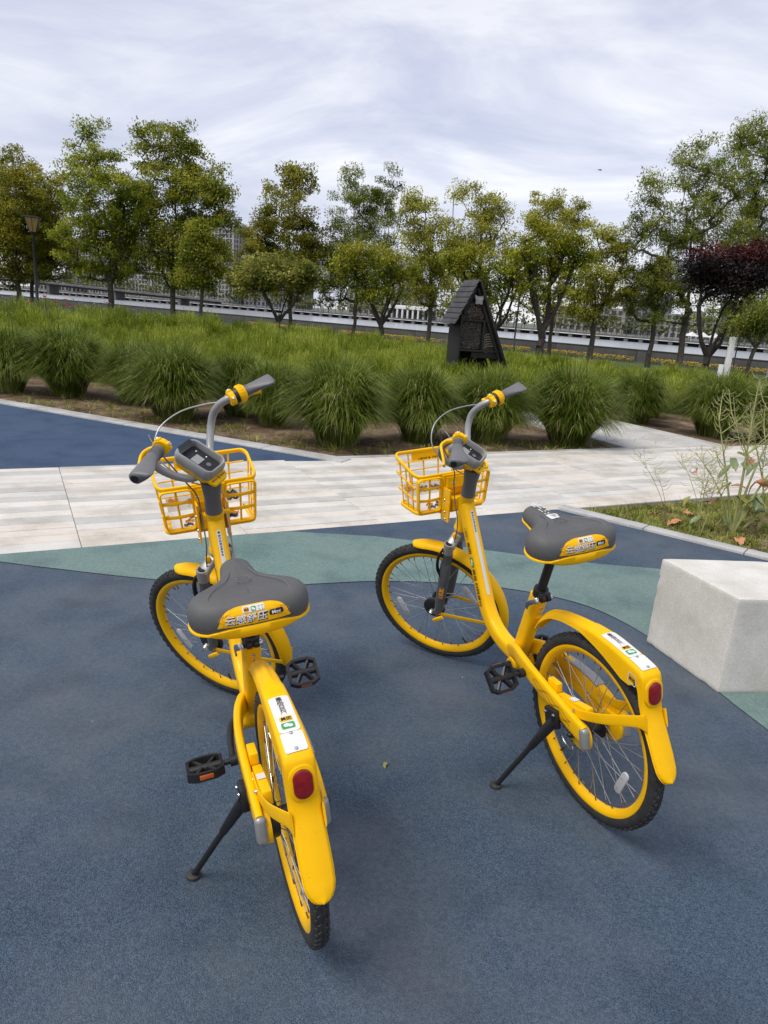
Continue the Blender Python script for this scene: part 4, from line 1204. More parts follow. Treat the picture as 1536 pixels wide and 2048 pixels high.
def flower_mass(name, P, mats, label, seed, stem=(0.2, 0.4), petal=0.05, cat='flowers'):
    """many small blooms on thin stems; P: (x, y, z0)"""
    g = np.random.default_rng(seed)
    V = []; F = []; mi = []
    for (x, y, z0) in P:
        h = g.uniform(*stem); a = g.uniform(0, 6.28); lx, ly = g.normal(0, .04, 2)
        t = np.array((x + lx, y + ly, z0 + h)); b0 = np.array((x, y, z0))
        s_ = np.array((math.cos(a), math.sin(a), 0)) * 0.004
        k = len(V); V += [b0 - s_, b0 + s_, t + s_, t - s_]; F.append((k, k + 1, k + 2, k + 3)); mi.append(0)
        c = 1 + g.integers(0, len(mats) - 1)
        for q in range(3):
            aa = a + q * 2.1; u_ = np.array((math.cos(aa), math.sin(aa), .35)) * petal * g.uniform(.7, 1.2); w_ = np.array((-math.sin(aa), math.cos(aa), .1)) * petal * .7
            k = len(V); V += [t, t + u_ * .6 - w_, t + u_ * 1.15, t + u_ * .6 + w_]; F.append((k, k + 1, k + 2, k + 3)); mi.append(int(c))
    o = link(name, raw_mesh(name, np.array(V), np.array(F), mats, mi)); return tag(o, label, cat, kind='stuff')
M_FSTEM = pbr('flower stem', (0.07, 0.11, 0.03), 0.7)
M_FY = pbr('yellow petal', (0.86, 0.62, 0.02), 0.6, var=0.3, vscale=2); M_FY2 = pbr('amber petal', (0.74, 0.48, 0.02), 0.6)
M_FR = pbr('red petal', (0.72, 0.055, 0.04), 0.6); M_FP = pbr('pink petal', (0.74, 0.30, 0.28), 0.6); M_FW = pbr('white petal', (0.75, 0.75, 0.74), 0.6); M_FB = pbr('blue petal', (0.16, 0.20, 0.34), 0.6)
g = np.random.default_rng(77)
P = []
for _ in range(4200):
    s_ = g.uniform(-14, 44); t_ = -0.5 - abs(g.normal(0, .45)); p = bank(PAR0, s_, t_)
    if math.sin(s_ * 1.7) + math.sin(s_ * .73 + 1) < -1.35: continue
    P.append((p[0], p[1], ground_z(*p)))
flower_mass('yellow_flowers', P, [M_FSTEM, M_FY, M_FY, M_FY2], 'strip of yellow flowers along the foot of the river parapet', 1, (0.12, 0.40), 0.075)
P = [(g.normal(-9.9, 1.7), g.uniform(18.6, 22.0), 0.0) for _ in range(520)]
flower_mass('meadow_flowers', P, [M_FSTEM, M_FB, M_FW, M_FB, M_FSTEM, M_FSTEM, M_FP], 'haze of small blue and white meadow flowers near the street lamp', 2, (0.75, 1.22), 0.022)
poppy = [(-9.62, 19.6, 1.22), (-9.10, 19.7, 1.17), (-9.28, 19.5, 1.09), (-9.05, 19.6, 1.02), (-8.95, 19.8, 1.05), (-9.85, 19.2, 1.02), (-7.95, 19.7, 1.18)]
for i, (x, y, z) in enumerate(poppy):
    mb = MB(); r = 0.055
    mb.tube([(0, 0, 0), (.01, 0, z * .6), (0.0, 0.0, z)], 0.004, n=5)
    for q in range(4):
        a = q * math.pi / 2 + i
        rows = []
        for t in np.linspace(0, 1, 4):
            rows.append([(math.cos(a + w) * r * t * 1.1, math.sin(a + w) * r * t * 1.1, z + r * .75 * t * t) for w in np.linspace(-.75 * (0.4 + .6 * t), .75 * (0.4 + .6 * t), 5)])
        mb.loft(rows, caps=False, m=1, closed=False)
    o = mb.build('poppy', [M_FSTEM, M_FR if i < 6 else M_FP], fix=False); o.location = (x, y, 0)
    tag(o, ('tallest red poppy, just right of the street lamp', 'red poppy at the top of the cluster right of the street lamp', 'red poppy in the middle of the cluster right of the street lamp', 'lowest red poppy of the cluster right of the street lamp', 'rightmost red poppy of the cluster near the street lamp', 'red poppy standing lowest and furthest left, below the street lamp', 'lone pink poppy far right of the others, past the second trunk')[i], 'poppy', 'poppies near the street lamp')

# ================================================================ river and far bank
m = bpy.data.materials.new('river water'); m.use_nodes = True
n, l = nodes_of(m); p = n['Principled BSDF']
p.inputs['Base Color'].default_value = (0.34, 0.355, 0.36, 1); p.inputs['Roughness'].default_value = 0.22; p.inputs['IOR'].default_value = 1.33
gm = n.new('ShaderNodeNewGeometry'); mpn = n.new('ShaderNodeMapping'); mpn.inputs['Scale'].default_value = (0.35, 0.9, 1); mpn.inputs['Rotation'].default_value = (0, 0, R(26))
z = n.new('ShaderNodeTexNoise'); z.inputs['Scale'].default_value = 0.9; z.inputs['Detail'].default_value = 4
l.new(gm.outputs['Position'], mpn.inputs[0]); l.new(mpn.outputs[0], z.inputs['Vector'])
b = n.new('ShaderNodeBump'); b.inputs['Strength'].default_value = 0.06; b.inputs['Distance'].default_value = 0.05
l.new(z.outputs[0], b.inputs['Height']); l.new(b.outputs[0], p.inputs['Normal'])
M_WATER = m
def bank_sheet(name, o_, s0, s1, t0, t1, z, mat, label, kind='structure'):
    pts = [bank(o_, s0, t0), bank(o_, s1, t0), bank(o_, s1, t1), bank(o_, s0, t1)]
    return sheet(name, [tuple(q) for q in pts], z, mat, label)
dist = float((FAR0 - PAR0) @ BV)
bank_sheet('river', PAR0, -900, 900, 0.25, dist + 6 , WATER_Z, M_WATER, 'pale grey river between the parapet and the far quay')
M_FARG = pbr('far ground', (0.17, 0.175, 0.145), 0.95, var=0.4, vscale=0.05, col2=(0.085, 0.105, 0.05))
bank_sheet('far_bank', FAR0, -1500, 1500, 4, 3500, -0.72, M_FARG, 'ground of the far river bank')
M_QUAY = pbr('quay concrete', (0.135, 0.130, 0.122), 0.9, var=0.4, vscale=0.3)
M_QDARK = pbr('quay shade and rail', (0.026, 0.027, 0.027), 0.8, var=0.3, vscale=0.4)  # shade under the decks put into the colour; the railing shares it
quay = empty('quay', (FAR0[0], FAR0[1], 0), math.atan2(BU[1], BU[0])); tag(quay, 'concrete quay on piers along the far bank', 'quay')
MB().box((0, 2.6, -1.02), (1200, 5.2, 0.62)).build('deck', M_QUAY, quay, smooth=False)
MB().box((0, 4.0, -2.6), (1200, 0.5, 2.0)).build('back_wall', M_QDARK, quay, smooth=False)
me = MB().box((0, 1.2, -2.45), (1.7, 1.6, 2.0)).mesh(M_QUAY, 'pier', smooth=False)
for k in range(-56, 42):
    o = link('pier', me, quay); o.location = (k * 6.0 + rnd.uniform(-.2, .2), 0, -0.05)
me = MB().box((0, 0.4, -0.2), (0.12, 0.12, 1.05)).mesh(M_QUAY, 'rail_post', smooth=False)
mb = MB()
for k in range(-75, 55): mb.box((k * 4.4, 0.5, -0.18), (0.08, 0.08, 1.05))
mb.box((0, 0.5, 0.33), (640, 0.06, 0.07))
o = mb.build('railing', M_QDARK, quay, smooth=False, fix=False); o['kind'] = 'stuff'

# far trees read as one belt of green
g = np.random.default_rng(91)
C = []
for s_ in np.arange(-340, 250, 4.2):
    for rw in range(2):
        h = g.uniform(4.6, 7.6) + (2.6 if s_ < -60 else 0) + (2.2 * rw)
        p = bank(FAR0, s_ + g.normal(0, 1.6), 13 + rw * 9 + g.normal(0, 1.5))
        C.append((p[0], p[1], h))
VV = []; 
for (x, y, h) in C:
    k = 46
    d = g.normal(0, 1, (k, 3)); d /= np.linalg.norm(d, axis=1)[:, None]; rr = g.uniform(.3, 1, k) ** .5
    P = np.stack([x + d[:, 0] * rr * h * .42, y + d[:, 1] * rr * h * .42, -0.7 + h * .64 + d[:, 2] * rr * h * .40], 1)
    a = g.uniform(0, 6.28, k); L = g.uniform(.55, 1.15, k)
    ux = np.stack([np.cos(a), np.sin(a), g.normal(0, .5, k)], 1) * L[:, None]; uy = np.stack([-np.sin(a), np.cos(a), g.normal(0, .7, k)], 1) * (L * .8)[:, None]
    VV.append(np.stack([P - ux * .5 - uy * .5, P + ux * .5 - uy * .5, P + ux * .5 + uy * .5, P - ux * .5 + uy * .5], 1).reshape(-1, 3))
V = np.concatenate(VV); F = np.arange(len(V)).reshape(-1, 4)
M_FART = leafy('far foliage', (0.055, 0.072, 0.022), (0.125, 0.135, 0.045), (0.235, 0.23, 0.085), scale=0.12, trans=0.2)
o = link('far_trees', raw_mesh('far_trees', V, F, M_FART)); tag(o, 'belt of small trees along the far quay', 'trees', kind='stuff')
mb = MB()
for (x, y, h) in C: mb.cyl((x, y, -0.7), (x, y, h * .5), 0.13, n=5)
o = mb.build('far_trunks', M_BARKD, fix=False); tag(o, 'thin trunks of the trees along the far quay', 'trunks', kind='stuff')

# far buildings: glass core with proud floor slabs and fins so that every window is recessed
M_FWALL = pbr('far white wall', (0.34, 0.335, 0.335), 0.8, var=0.15, vscale=0.05)
M_FBEIGE = pbr('far beige wall', (0.30, 0.275, 0.245), 0.8, var=0.15, vscale=0.05)
M_FGREY = pbr('far blue grey wall', (0.20, 0.205, 0.24), 0.8, var=0.15, vscale=0.05)
M_FGLASS = pbr('far window glass', (0.085, 0.085, 0.095), 0.25, var=0.5, vscale=0.25)
M_FROOF = pbr('far roof', (0.20, 0.19, 0.20), 0.85)
def far_building(s0, s1, t, dep, z1, fl, bay, wall, label, z0=-0.7, slab=0.28, fin=0.30, roof=True):
    root = empty('building', (FAR0[0], FAR0[1], 0), math.atan2(BU[1], BU[0])); tag(root, label, 'building')
    w = s1 - s0; cxs = (s0 + s1) / 2
    MB().box((cxs, t + dep / 2, (z0 + z1) / 2), (w - 0.8, dep - 0.8, z1 - z0 - 0.3)).build('window_glass', M_FGLASS, root, smooth=False)
    nf = max(1, round((z1 - z0) / fl)); fh = (z1 - z0) / nf
    mb = MB()
    for k in range(nf + 1):
        mb.box((cxs, t + dep / 2, z0 + k * fh), (w, dep, fh * slab))
    o = mb.build('floor_bands', wall, root, smooth=False, fix=False); o['kind'] = 'stuff'
    mb = MB(); nbays = max(2, round(w / bay)); bw = w / nbays
    for k in range(nbays + 1):
        mb.box((s0 + k * bw, t + 0.16, (z0 + z1) / 2), (bw * fin * (1.6 if k % 4 == 0 else 1), 0.42, z1 - z0))
    nd = max(2, round(dep / bay)); bd = dep / nd
    for k in range(1, nd + 1):
        mb.box((s0 + 0.16, t + k * bd, (z0 + z1) / 2), (0.42, bd * fin, z1 - z0)); mb.box((s1 - 0.16, t + k * bd, (z0 + z1) / 2), (0.42, bd * fin, z1 - z0))
    o = mb.build('wall_fins', wall, root, smooth=False, fix=False); o['kind'] = 'stuff'
    if roof:
        MB().box((cxs + w * .12, t + dep / 2, z1 + 1.4), (w * .3, dep * .6, 2.8)).build('roof_room', wall, root, smooth=False)
        MB().box((cxs, t + dep / 2, z1 + fh * slab / 2 + 0.05), (w - 1.4, dep - 1.4, 0.2)).build('roof', M_FROOF, root, smooth=False)
    return root
far_building(-330, -222, 90, 22, 40.0, 3.1, 3.4, M_FWALL, 'long pale apartment block behind the left trees')
far_building(-218, -152, 84, 22, 52.0, 3.1, 3.3, M_FWALL, 'tallest pale apartment block with gridded windows behind the tallest left tree')
far_building(-147, -104, 92, 22, 36.0, 3.1, 3.6, M_FGREY, 'greyish apartment block behind the olive brown tree')
far_building(-300, -262, 40, 14, 9.0, 3.4, 4.0, M_FWALL, 'low pale building above the bridge')
far_building(-78, -20, 120, 20, 18.0, 3.2, 4.0, M_FBEIGE, 'beige block glimpsed between the trees at the picture centre')
far_building(60, 108, 130, 18, 13.0, 3.3, 4.0, M_FBEIGE, 'low beige block glimpsed right of the largest clipped tree')
far_building(104, 130, 150, 18, 24.0, 3.3, 3.6, M_FGREY, 'blue grey block behind the forked trunk tree')
far_building(133, 158, 118, 18, 12.0, 3.2, 3.4, M_FWALL, 'pale low block left of the purple tree trunk')
far_building(160, 215, 140, 18, 22.0, 3.2, 3.6, M_FGREY, 'blue grey block low behind the purple tree at the right edge')
# colonnade pavilion on the far quay
pav = empty('pavilion', (FAR0[0], FAR0[1], 0), math.atan2(BU[1], BU[0])); tag(pav, 'white colonnaded pavilion on the far quay left of the insect house', 'pavilion')
MB().box((21, 17, 4.4), (26, 10, 1.2)).box((21, 17, 5.3), (22, 8, 0.6)).build('roof', M_WHITE, pav, smooth=False)
MB().box((21, 18.5, 1.5), (24, 6, 4.6)).build('glass_hall', M_FGLASS, pav, smooth=False)
for k in range(9): MB().box((9 + k * 3.0, 12.6, 1.55), (0.9, 0.9, 4.5)).build('column', M_WHITE, pav, smooth=False)
for k, s_ in enumerate((157.0, 161.5, 166.0)):
    mb = MB(); q = bank(FAR0, s_, 9)
    mb.add([(-2.1, -2.1, 2.0), (2.1, -2.1, 2.0), (2.1, 2.1, 2.0), (-2.1, 2.1, 2.0), (0, 0, 3.9)], [(0, 1, 4), (1, 2, 4), (2, 3, 4), (3, 0, 4), (3, 2, 1, 0)])
    root = empty('tent', (q[0], q[1], -0.72), 0.4); tag(root, ('left', 'middle', 'right')[k] + ' one of three small white peaked tents on the far quay', 'tent', 'white tents on the far quay')
    mb.build('canopy', M_WHITE, root, smooth=False)
    for a in (-2, 2):
        for b_ in (-2, 2): MB().cyl((a, b_, 0), (a, b_, 2.05), 0.08, n=6).build('leg', M_WHITE, root)
# road bridge on the left
br = empty('bridge', (FAR0[0], FAR0[1], 0), math.atan2(BU[1], BU[0])); tag(br, 'pale road bridge ramp crossing the water at the left', 'bridge')
pa = np.array((-420.0, -20.0, 8.6)); pb = np.array((-70.0, -14.0, 0.6))
def brp(t, dy=0, dz=0): q = pa + (pb - pa) * t; return (q[0], q[1] + dy, q[2] + dz)
MB().sweep([brp(0), brp(.3), brp(.6), brp(1)], rrect(9.0, 1.1, 12, 12), side=(0, 1, 0)).build('deck', M_QUAY, br, smooth=False)
MB().sweep([brp(0, 0, -1.0), brp(.6, 0, -1.0), brp(.97, 0, -.9)], rrect(5.0, 1.3, 12, 12), side=(0, 1, 0)).build('deck_shade_box', M_QDARK, br, smooth=False)  # dark box standing in for the shaded void below the bridge deck
mb = MB(); mb.tube([brp(0, -4.3, 1.7), brp(1, -4.3, 1.7)], 0.10, n=5)
for k in range(60): mb.cyl(brp(k / 60, -4.3, 0.5), brp(k / 60, -4.3, 1.7), 0.06, n=4)
o = mb.build('railing', M_QUAY, br, fix=False); o['kind'] = 'stuff'
for t in (0.02, 0.22, 0.42, 0.60, 0.76, 0.9):
    q = brp(t); MB().box((q[0], q[1], (q[2] + WATER_Z) / 2 - 0.6), (2.2, 7.0, max(0.5, q[2] - WATER_Z - 0.6))).build('pier', M_QUAY, br, smooth=False)
for t in np.linspace(0.3, 0.98, 9):
    MB().cyl(brp(t, -4.2, 0.5), brp(t, -4.2, 5.4), 0.13, n=6).build('lamp_mast', M_FWALL, br)
# bird
mb = MB(); mb.sphere((0, 0, 0), (.16, .045, .04), 8, 6)
mb.add([(-.05, .02, .01), (.06, .02, .01), (.0, .20, .07), (-.03, .36, .03), (-.07, .2, .06)], [(0, 1, 2, 4), (4, 2, 3)])
mb.add([(-.05, -.02, .01), (.06, -.02, .01), (.0, -.20, .07), (-.03, -.36, .03), (-.07, -.2, .06)], [(1, 0, 4, 2), (2, 4, 3)])
mb.add([(-.14, .02, .0), (-.14, -.02, .0), (-.25, -.04, 0), (-.25, .04, 0)], [(0, 1, 2, 3)])
o = mb.build('bird', M_BLACK, fix=False); o.location = (14.79, 60, 13.37); o.rotation_euler = (R(8), 0, R(20))
tag(o, 'small dark bird high in the sky on the right', 'bird')

# ================================================================ bicycles
M_YEL = pbr('yellow paint', (1.0, 0.545, 0.001), 0.36, coat=0.08, spec=0.25, var=0.10, vscale=7, col2=(0.97, 0.525, 0.001), rvar=0.08, grime=((0.33, 0.20, 0.06), 0.75))
M_YELP = pbr('yellow plastic', (1.0, 0.54, 0.001), 0.46, spec=0.2, var=0.10, vscale=9, col2=(0.96, 0.515, 0.001), rvar=0.06, grime=((0.36, 0.22, 0.07), 0.6))
M_SADDLE = pbr('grey saddle foam', (0.104, 0.104, 0.100), 0.62, grime=((0.20, 0.19, 0.17), 0.5), var=0.12, vscale=14, bump=0.12, bscale=500, bdist=0.0005, spec=0.4)
M_GREYP = pbr('grey plastic', (0.150, 0.150, 0.148), 0.48, var=0.12, vscale=20)
M_SILV = pbr('silver grey paint', (0.37, 0.37, 0.355), 0.36, metal=0.35, var=0.10, vscale=20)
M_NECK = pbr('dark grey paint', (0.135, 0.137, 0.135), 0.42, metal=0.2, var=0.10, vscale=20)
M_RUB = pbr('black rubber', (0.022, 0.022, 0.022), 0.72, var=0.35, vscale=40, col2=(0.040, 0.038, 0.034))
M_BLK = pbr('black plastic', (0.016, 0.016, 0.017), 0.45, var=0.3, vscale=60, bump=0.2, bscale=400, bdist=0.0005)
M_STEEL = pbr('bare steel', (0.62, 0.62, 0.60), 0.25, metal=1.0)
M_SPOKE = pbr('spoke steel', (0.55, 0.55, 0.54), 0.30, metal=0.9)
M_RED = pbr('red lens', (0.30, 0.006, 0.008), 0.18, coat=0.6, var=0.35, vscale=60)
M_AMBER = pbr('amber reflector', (0.50, 0.11, 0.01), 0.3, coat=0.4)
M_CLEAR = pbr('clear reflector', (0.55, 0.56, 0.56), 0.25, coat=0.5, bump=0.4, bscale=300, bdist=0.001)
M_STK = pbr('white sticker', (0.76, 0.75, 0.70), 0.5, var=0.06, vscale=30)
M_INK = pbr('black print', (0.014, 0.013, 0.012), 0.5)
M_INKW = pbr('white print', (0.78, 0.78, 0.77), 0.5)
M_GREEN = pbr('green print', (0.045, 0.33, 0.085), 0.5)
M_YPRT = pbr('yellow print', (0.84, 0.50, 0.03), 0.5)
M_OPRT = pbr('orange print', (0.78, 0.30, 0.01), 0.5)
M_SCR = pbr('matt screen', (0.30, 0.31, 0.30), 0.35)
M_RUST = pbr('spoke nipple', (0.12, 0.06, 0.03), 0.7)
RW = 0.305
WB = 1.029
HEADA = R(70)

def steer_matrix(s):
    u_ = Vector((-math.cos(HEADA), 0, math.sin(HEADA))); nf = Vector((math.sin(HEADA), 0, math.cos(HEADA)))
    p0 = Vector((WB, 0, RW)) - nf * 0.045
    return Matrix.Translation(p0) @ Matrix.Rotation(s, 4, u_) @ Matrix.Translation(-p0)

# ---- wheel meshes, shared by all four wheels (centred on the hub, axle along y)
def wheel_meshes():
    d = {}
    rim = [(0.2665, -0.0165), (0.2665, 0.0165), (0.262, 0.0172), (0.255, 0.0155), (0.246, 0.010), (0.2420, 0.005), (0.2420, -0.005), (0.246, -0.010), (0.255, -0.0155), (0.262, -0.0172)]
    d['rim'] = MB().lathe(rim, 'y', 96).mesh(M_YEL, 'rim')
    mb = MB()
    prof = []
    for i in range(17):
        a = R(-128 + 256 * i / 16)
        prof.append((0.2805 + 0.0215 * math.cos(a) * (1.0 if abs(a) > .5 else 0.985), 0.0208 * math.sin(a)))
    mb.lathe(prof, 'y', 96)
    nblk = 66
    for i in range(nblk):                       # tread: centre studs and shoulder blocks
        t = 2 * math.pi * i / nblk
        for (ya, tw, wy, lx, rr_, dt) in ((0.0055, .25, .0095, .0165, .3015, 0), (-0.0055, -.25, .0095, .0165, .3015, .5), (0.0140, -.3, .0075, .0150, .2975, .5), (-0.0140, .3, .0075, .0150, .2975, 0)):
            a = t + dt * 2 * math.pi / nblk
            M = Matrix.Rotation(-a, 4, 'Y') @ Matrix.Translation((rr_, ya, 0)) @ Matrix.Rotation(tw * (1 if abs(ya) < .01 else 0.4), 4, 'X') @ Matrix.Rotation(0 if abs(ya) < .01 else math.copysign(.62, ya), 4, 'Z')
            hx, hy, hz = .0017, wy / 2, lx / 2
            vv = [M @ Vector((sx * hx, sy * hy * (0.86 if sx > 0 else 1), sz * hz * (0.9 if sx > 0 else 1))) for sx in (-1, 1) for sy in (-1, 1) for sz in (-1, 1)]
            mb.add(vv, [(4, 5, 7, 6), (0, 1, 5, 4), (2, 6, 7, 3), (0, 4, 6, 2), (1, 3, 7, 5)])
    d['tyre'] = mb.mesh(M_RUB, 'tyre', angle=30, fix=False)
    for side in (-1, 1):
        for ld in (-1, 1):
            a0 = ld * R(58)
            p = (0.031 * math.cos(a0), side * 0.030, 0.031 * math.sin(a0)); q = (0.2435, side * 0.004, 0)
            m2 = MB(); m2.tube([p, q], 0.0011, n=5)
            e = unit(np.array(q) - np.array(p)); q = np.array(q)
            m2.tube([q - e * 0.016, q], 0.0021, n=5, m=1)
            d[('spoke', side, ld)] = m2.mesh([M_SPOKE, M_RUST], 'spoke')
    mb = MB()
    mb.lathe([(0.001, -.050), (.010, -.050), (.010, -.036), (.036, -.036), (.038, -.028), (.020, -.022), (.018, .022), (.038, .028), (.036, .036), (.010, .036), (.010, .050), (0.001, .050)], 'y', 28)
    d['hub'] = mb.mesh(M_BLK, 'hub')
    pl_ = patch2d(.098, .026, .012, 8, 4); m3 = MB()
    m3.prism(rpoly(.098, .026, .0125, 5), -.003, .003, bev=.0012)
    d['reflector'] = m3.mesh(M_CLEAR, 'reflector')
    d['valve'] = MB().cyl((.232, 0, 0), (.205, 0, 0), .0032, n=8).mesh(M_BLK, 'valve')
    d['mark'] = MB().box((0.2495, -0.0168, 0), (.012, .0016, .011)).mesh(pbr('rim sticker', (0.22, 0.27, 0.33), 0.5), 'rim_sticker')
    return d
WM = wheel_meshes()

def make_wheel(name, root, mw, spin, refl):
    w = link(name, WM['rim'], root, mw)
    link('tyre', WM['tyre'], w, Matrix.Rotation(spin * .3, 4, 'Y'))
    link('hub', WM['hub'], w)
    link('valve', WM['valve'], w, Matrix.Rotation(spin, 4, 'Y'))
    link('rim_sticker', WM['mark'], w, Matrix.Rotation(spin + .5, 4, 'Y'))
    n = 36
    for i in range(n):
        a = spin + 2 * math.pi * i / n
        link('spoke', WM[('spoke', 1 if i % 2 else -1, 1 if (i // 2) % 2 else -1)], w, Matrix.Rotation(a, 4, 'Y'))
    for a, yaw in refl:
        M = Matrix.Rotation(a, 4, 'Y') @ Matrix.Translation((0.180, 0.008, 0)) @ Matrix.Rotation(R(90), 4, 'X') @ Matrix.Rotation(R(yaw), 4, 'Z')
        link('reflector', WM['reflector'], w, M)
    return w

# ---- saddle: stacked plan outlines
_half = [(0.0, 0.0), (0.002, 0.045), (0.008, 0.085), (0.024, 0.116), (0.052, 0.131), (0.086, 0.130), (0.115, 0.112), (0.138, 0.084), (0.160, 0.060), (0.188, 0.0455), (0.222, 0.039), (0.252, 0.034), (0.270, 0.020)]
_out = _half + [(0.2765, 0.0)] + [(x, -y) for x, y in reversed(_half[1:])]
OUT = np.array(cr([np.array((x, y)) for x, y in _out], 5, closed=True))
_t = np.roll(OUT, -1, 0) - np.roll(OUT, 1, 0); _t /= np.linalg.norm(_t, axis=1)[:, None]
ONORM = np.stack([_t[:, 1], -_t[:, 0]], 1)
if (ONORM[0] @ np.array((-1, 0))) < 0: ONORM = -ONORM
def s_h(x): return float(np.interp(x, [0, .05, .12, .18, .28], [.072, .074, .066, .056, .046]))
def s_b(x): return float(np.interp(x, [0, .06, .14, .28], [0.0, 0.0, 0.006, 0.016]))
def saddle_ring(inset, zf):
    pts = []
    for p, n_ in zip(OUT, ONORM):
        q = p - n_ * inset
        x = min(max(p[0], 0), .28)
        pts.append((q[0], q[1], s_b(x) + s_h(x) * zf))
    return pts
def saddle_top(k, crown):
    base = saddle_ring(0.030, 1.0); out = []
    for (x, y, z) in base:
        sx = min(max(x, 0.045), 0.235); sy = 0.0
        nx, ny = x + (sx - x) * k * (0.5 if x < .1 else 1), y + (sy - y) * k
        dip = -0.007 * math.exp(-((nx - .125) / .05) ** 2) * (1 - (ny / .12) ** 2 if abs(ny) < .12 else 0)
        out.append((nx, ny, z + crown + dip * k))
    return out
SAD_LEVELS = [(0.010, 0.00), (0.003, 0.05), (0.0, 0.16), (-0.001, 0.36), (0.0, 0.56), (0.004, 0.74), (0.011, 0.88), (0.020, 0.965), (0.030, 1.0)]
def saddle_mesh():
    mb = MB()
    rings = [saddle_ring(a, b) for a, b in SAD_LEVELS] + [saddle_top(.28, .0022), saddle_top(.55, .0032), saddle_top(.80, .0036), saddle_top(.985, .0036)]
    mb.loft(rings, caps=True)
    return mb.mesh(M_SADDLE, 'saddle', angle=70)
def saddle_back(u, v, off=0.0012):
    """point on the rear wall: u across to the bicycle's right when seen from behind, v the height fraction"""
    ins = float(np.interp(v, [q[1] for q in SAD_LEVELS], [q[0] for q in SAD_LEVELS]))
    y = -u
    # rear outline x(y)
    yy = [p[1] for p in _half[:6]]; xx = [p[0] for p in _half[:6]]
    x = float(np.interp(abs(y), yy, xx))
    i = int(np.argmin(np.hypot(OUT[:, 0] - x, OUT[:, 1] - y)))
    # interpolate between outline samples for a smooth normal
    n_ = ONORM[i]
    k = abs(y) / 0.1
    nx = -1.0; ny = 0.16 * (y / 0.06) * min(k + .4, 1.4)
    nn_ = np.array((nx, ny)); nn_ /= np.linalg.norm(nn_)
    xs = 0.0 + 0.09 * (y / 0.1) ** 2 * 0.13
    x = min(x, xs) if abs(y) < 0.09 else x
    p = np.array((x, y)) + nn_ * (off - ins)
    return (p[0], p[1], s_b(x) + s_h(x) * v)
def shell_mesh():
    mb = MB(); rings = []
    for ins, z, bump_ in ((0.0030, 0.012, -.75), (-0.0018, 0.008, -.75), (-0.0020, 0.001, .25), (0.003, -0.003, .75), (0.014, -0.007, 1.1), (0.034, -0.009, 1.2), (0.060, -0.009, 1.2)):
        r = []
        for p, n_ in zip(OUT, ONORM):
            x = min(max(p[0], 0), .28); lim = max(0.0, 1 - (max(x - .02, 0) / .10) ** 2) if x < .12 else 0.0
            q = p - n_ * min(ins, 0.028 if x > .16 else ins)
            cen = max(0.0, 1 - (abs(p[1]) / .098) ** 3) * lim
            r.append((q[0] - 0.0035 * cen, q[1], s_b(x) + (z * (0.5 + 0.5 * cen) if z > 0 else z) - 0.012 * cen * bump_))
        rings.append(r)
    mb.loft(rings, caps=True)
    return mb.mesh(M_YELP, 'saddle_shell', angle=50)
ME_SADDLE, ME_SHELL = saddle_mesh(), shell_mesh()

# ---- rear fender: path in the xz-plane with a changing U section
F_PATH = cr([(0.306, 0.515), (0.270, 0.565), (0.215, 0.612), (0.150, 0.638), (0.075, 0.652), (0.0, 0.658), (-0.075, 0.657), (-0.150, 0.649), (-0.205, 0.640), (-0.226, 0.632), (-0.237, 0.612), (-0.241, 0.580), (-0.244, 0.545), (-0.254, 0.508), (-0.274, 0.468), (-0.294, 0.430), (-0.312, 0.394), (-0.322, 0.375), (-0.329, 0.361), (-0.333, 0.354), (-0.336, 0.349)], 5)
def fender_prof():
    xs = [p[0] for p in F_PATH]; n = len(F_PATH)
    s_ = [0.0]
    for i in range(1, n): s_.append(s_[-1] + math.hypot(F_PATH[i][0] - F_PATH[i - 1][0], F_PATH[i][1] - F_PATH[i - 1][1]))
    return s_
F_S = fender_prof(); F_L = F_S[-1]
F_WID = ([0, .06, .12, .3, .5, .60, .66, .72, .80, .93, .962, .980, .991, .997, 1.0], [.028, .042, .047, .053, .062, .066, .067, .067, .067, .067, .063, .054, .041, .030, .020])
F_DEP = ([0, .1, .2, .35, .48, .58, .62, .66, .72, .78, .88, 1.0], [.010, .016, .020, .026, .050, .070, .066, .040, .020, .012, .0095, .009])
def fender_at(s_):
    i = int(np.searchsorted(F_S, s_)) ; i = min(max(i, 1), len(F_S) - 1)
    t = (s_ - F_S[i - 1]) / max(F_S[i] - F_S[i - 1], 1e-9)
    p = np.array(F_PATH[i - 1]) * (1 - t) + np.array(F_PATH[i]) * t
    a = np.array(F_PATH[max(i - 2, 0)]); b = np.array(F_PATH[min(i + 1, len(F_S) - 1)])
    tg = unit(b - a)
    return p, tg
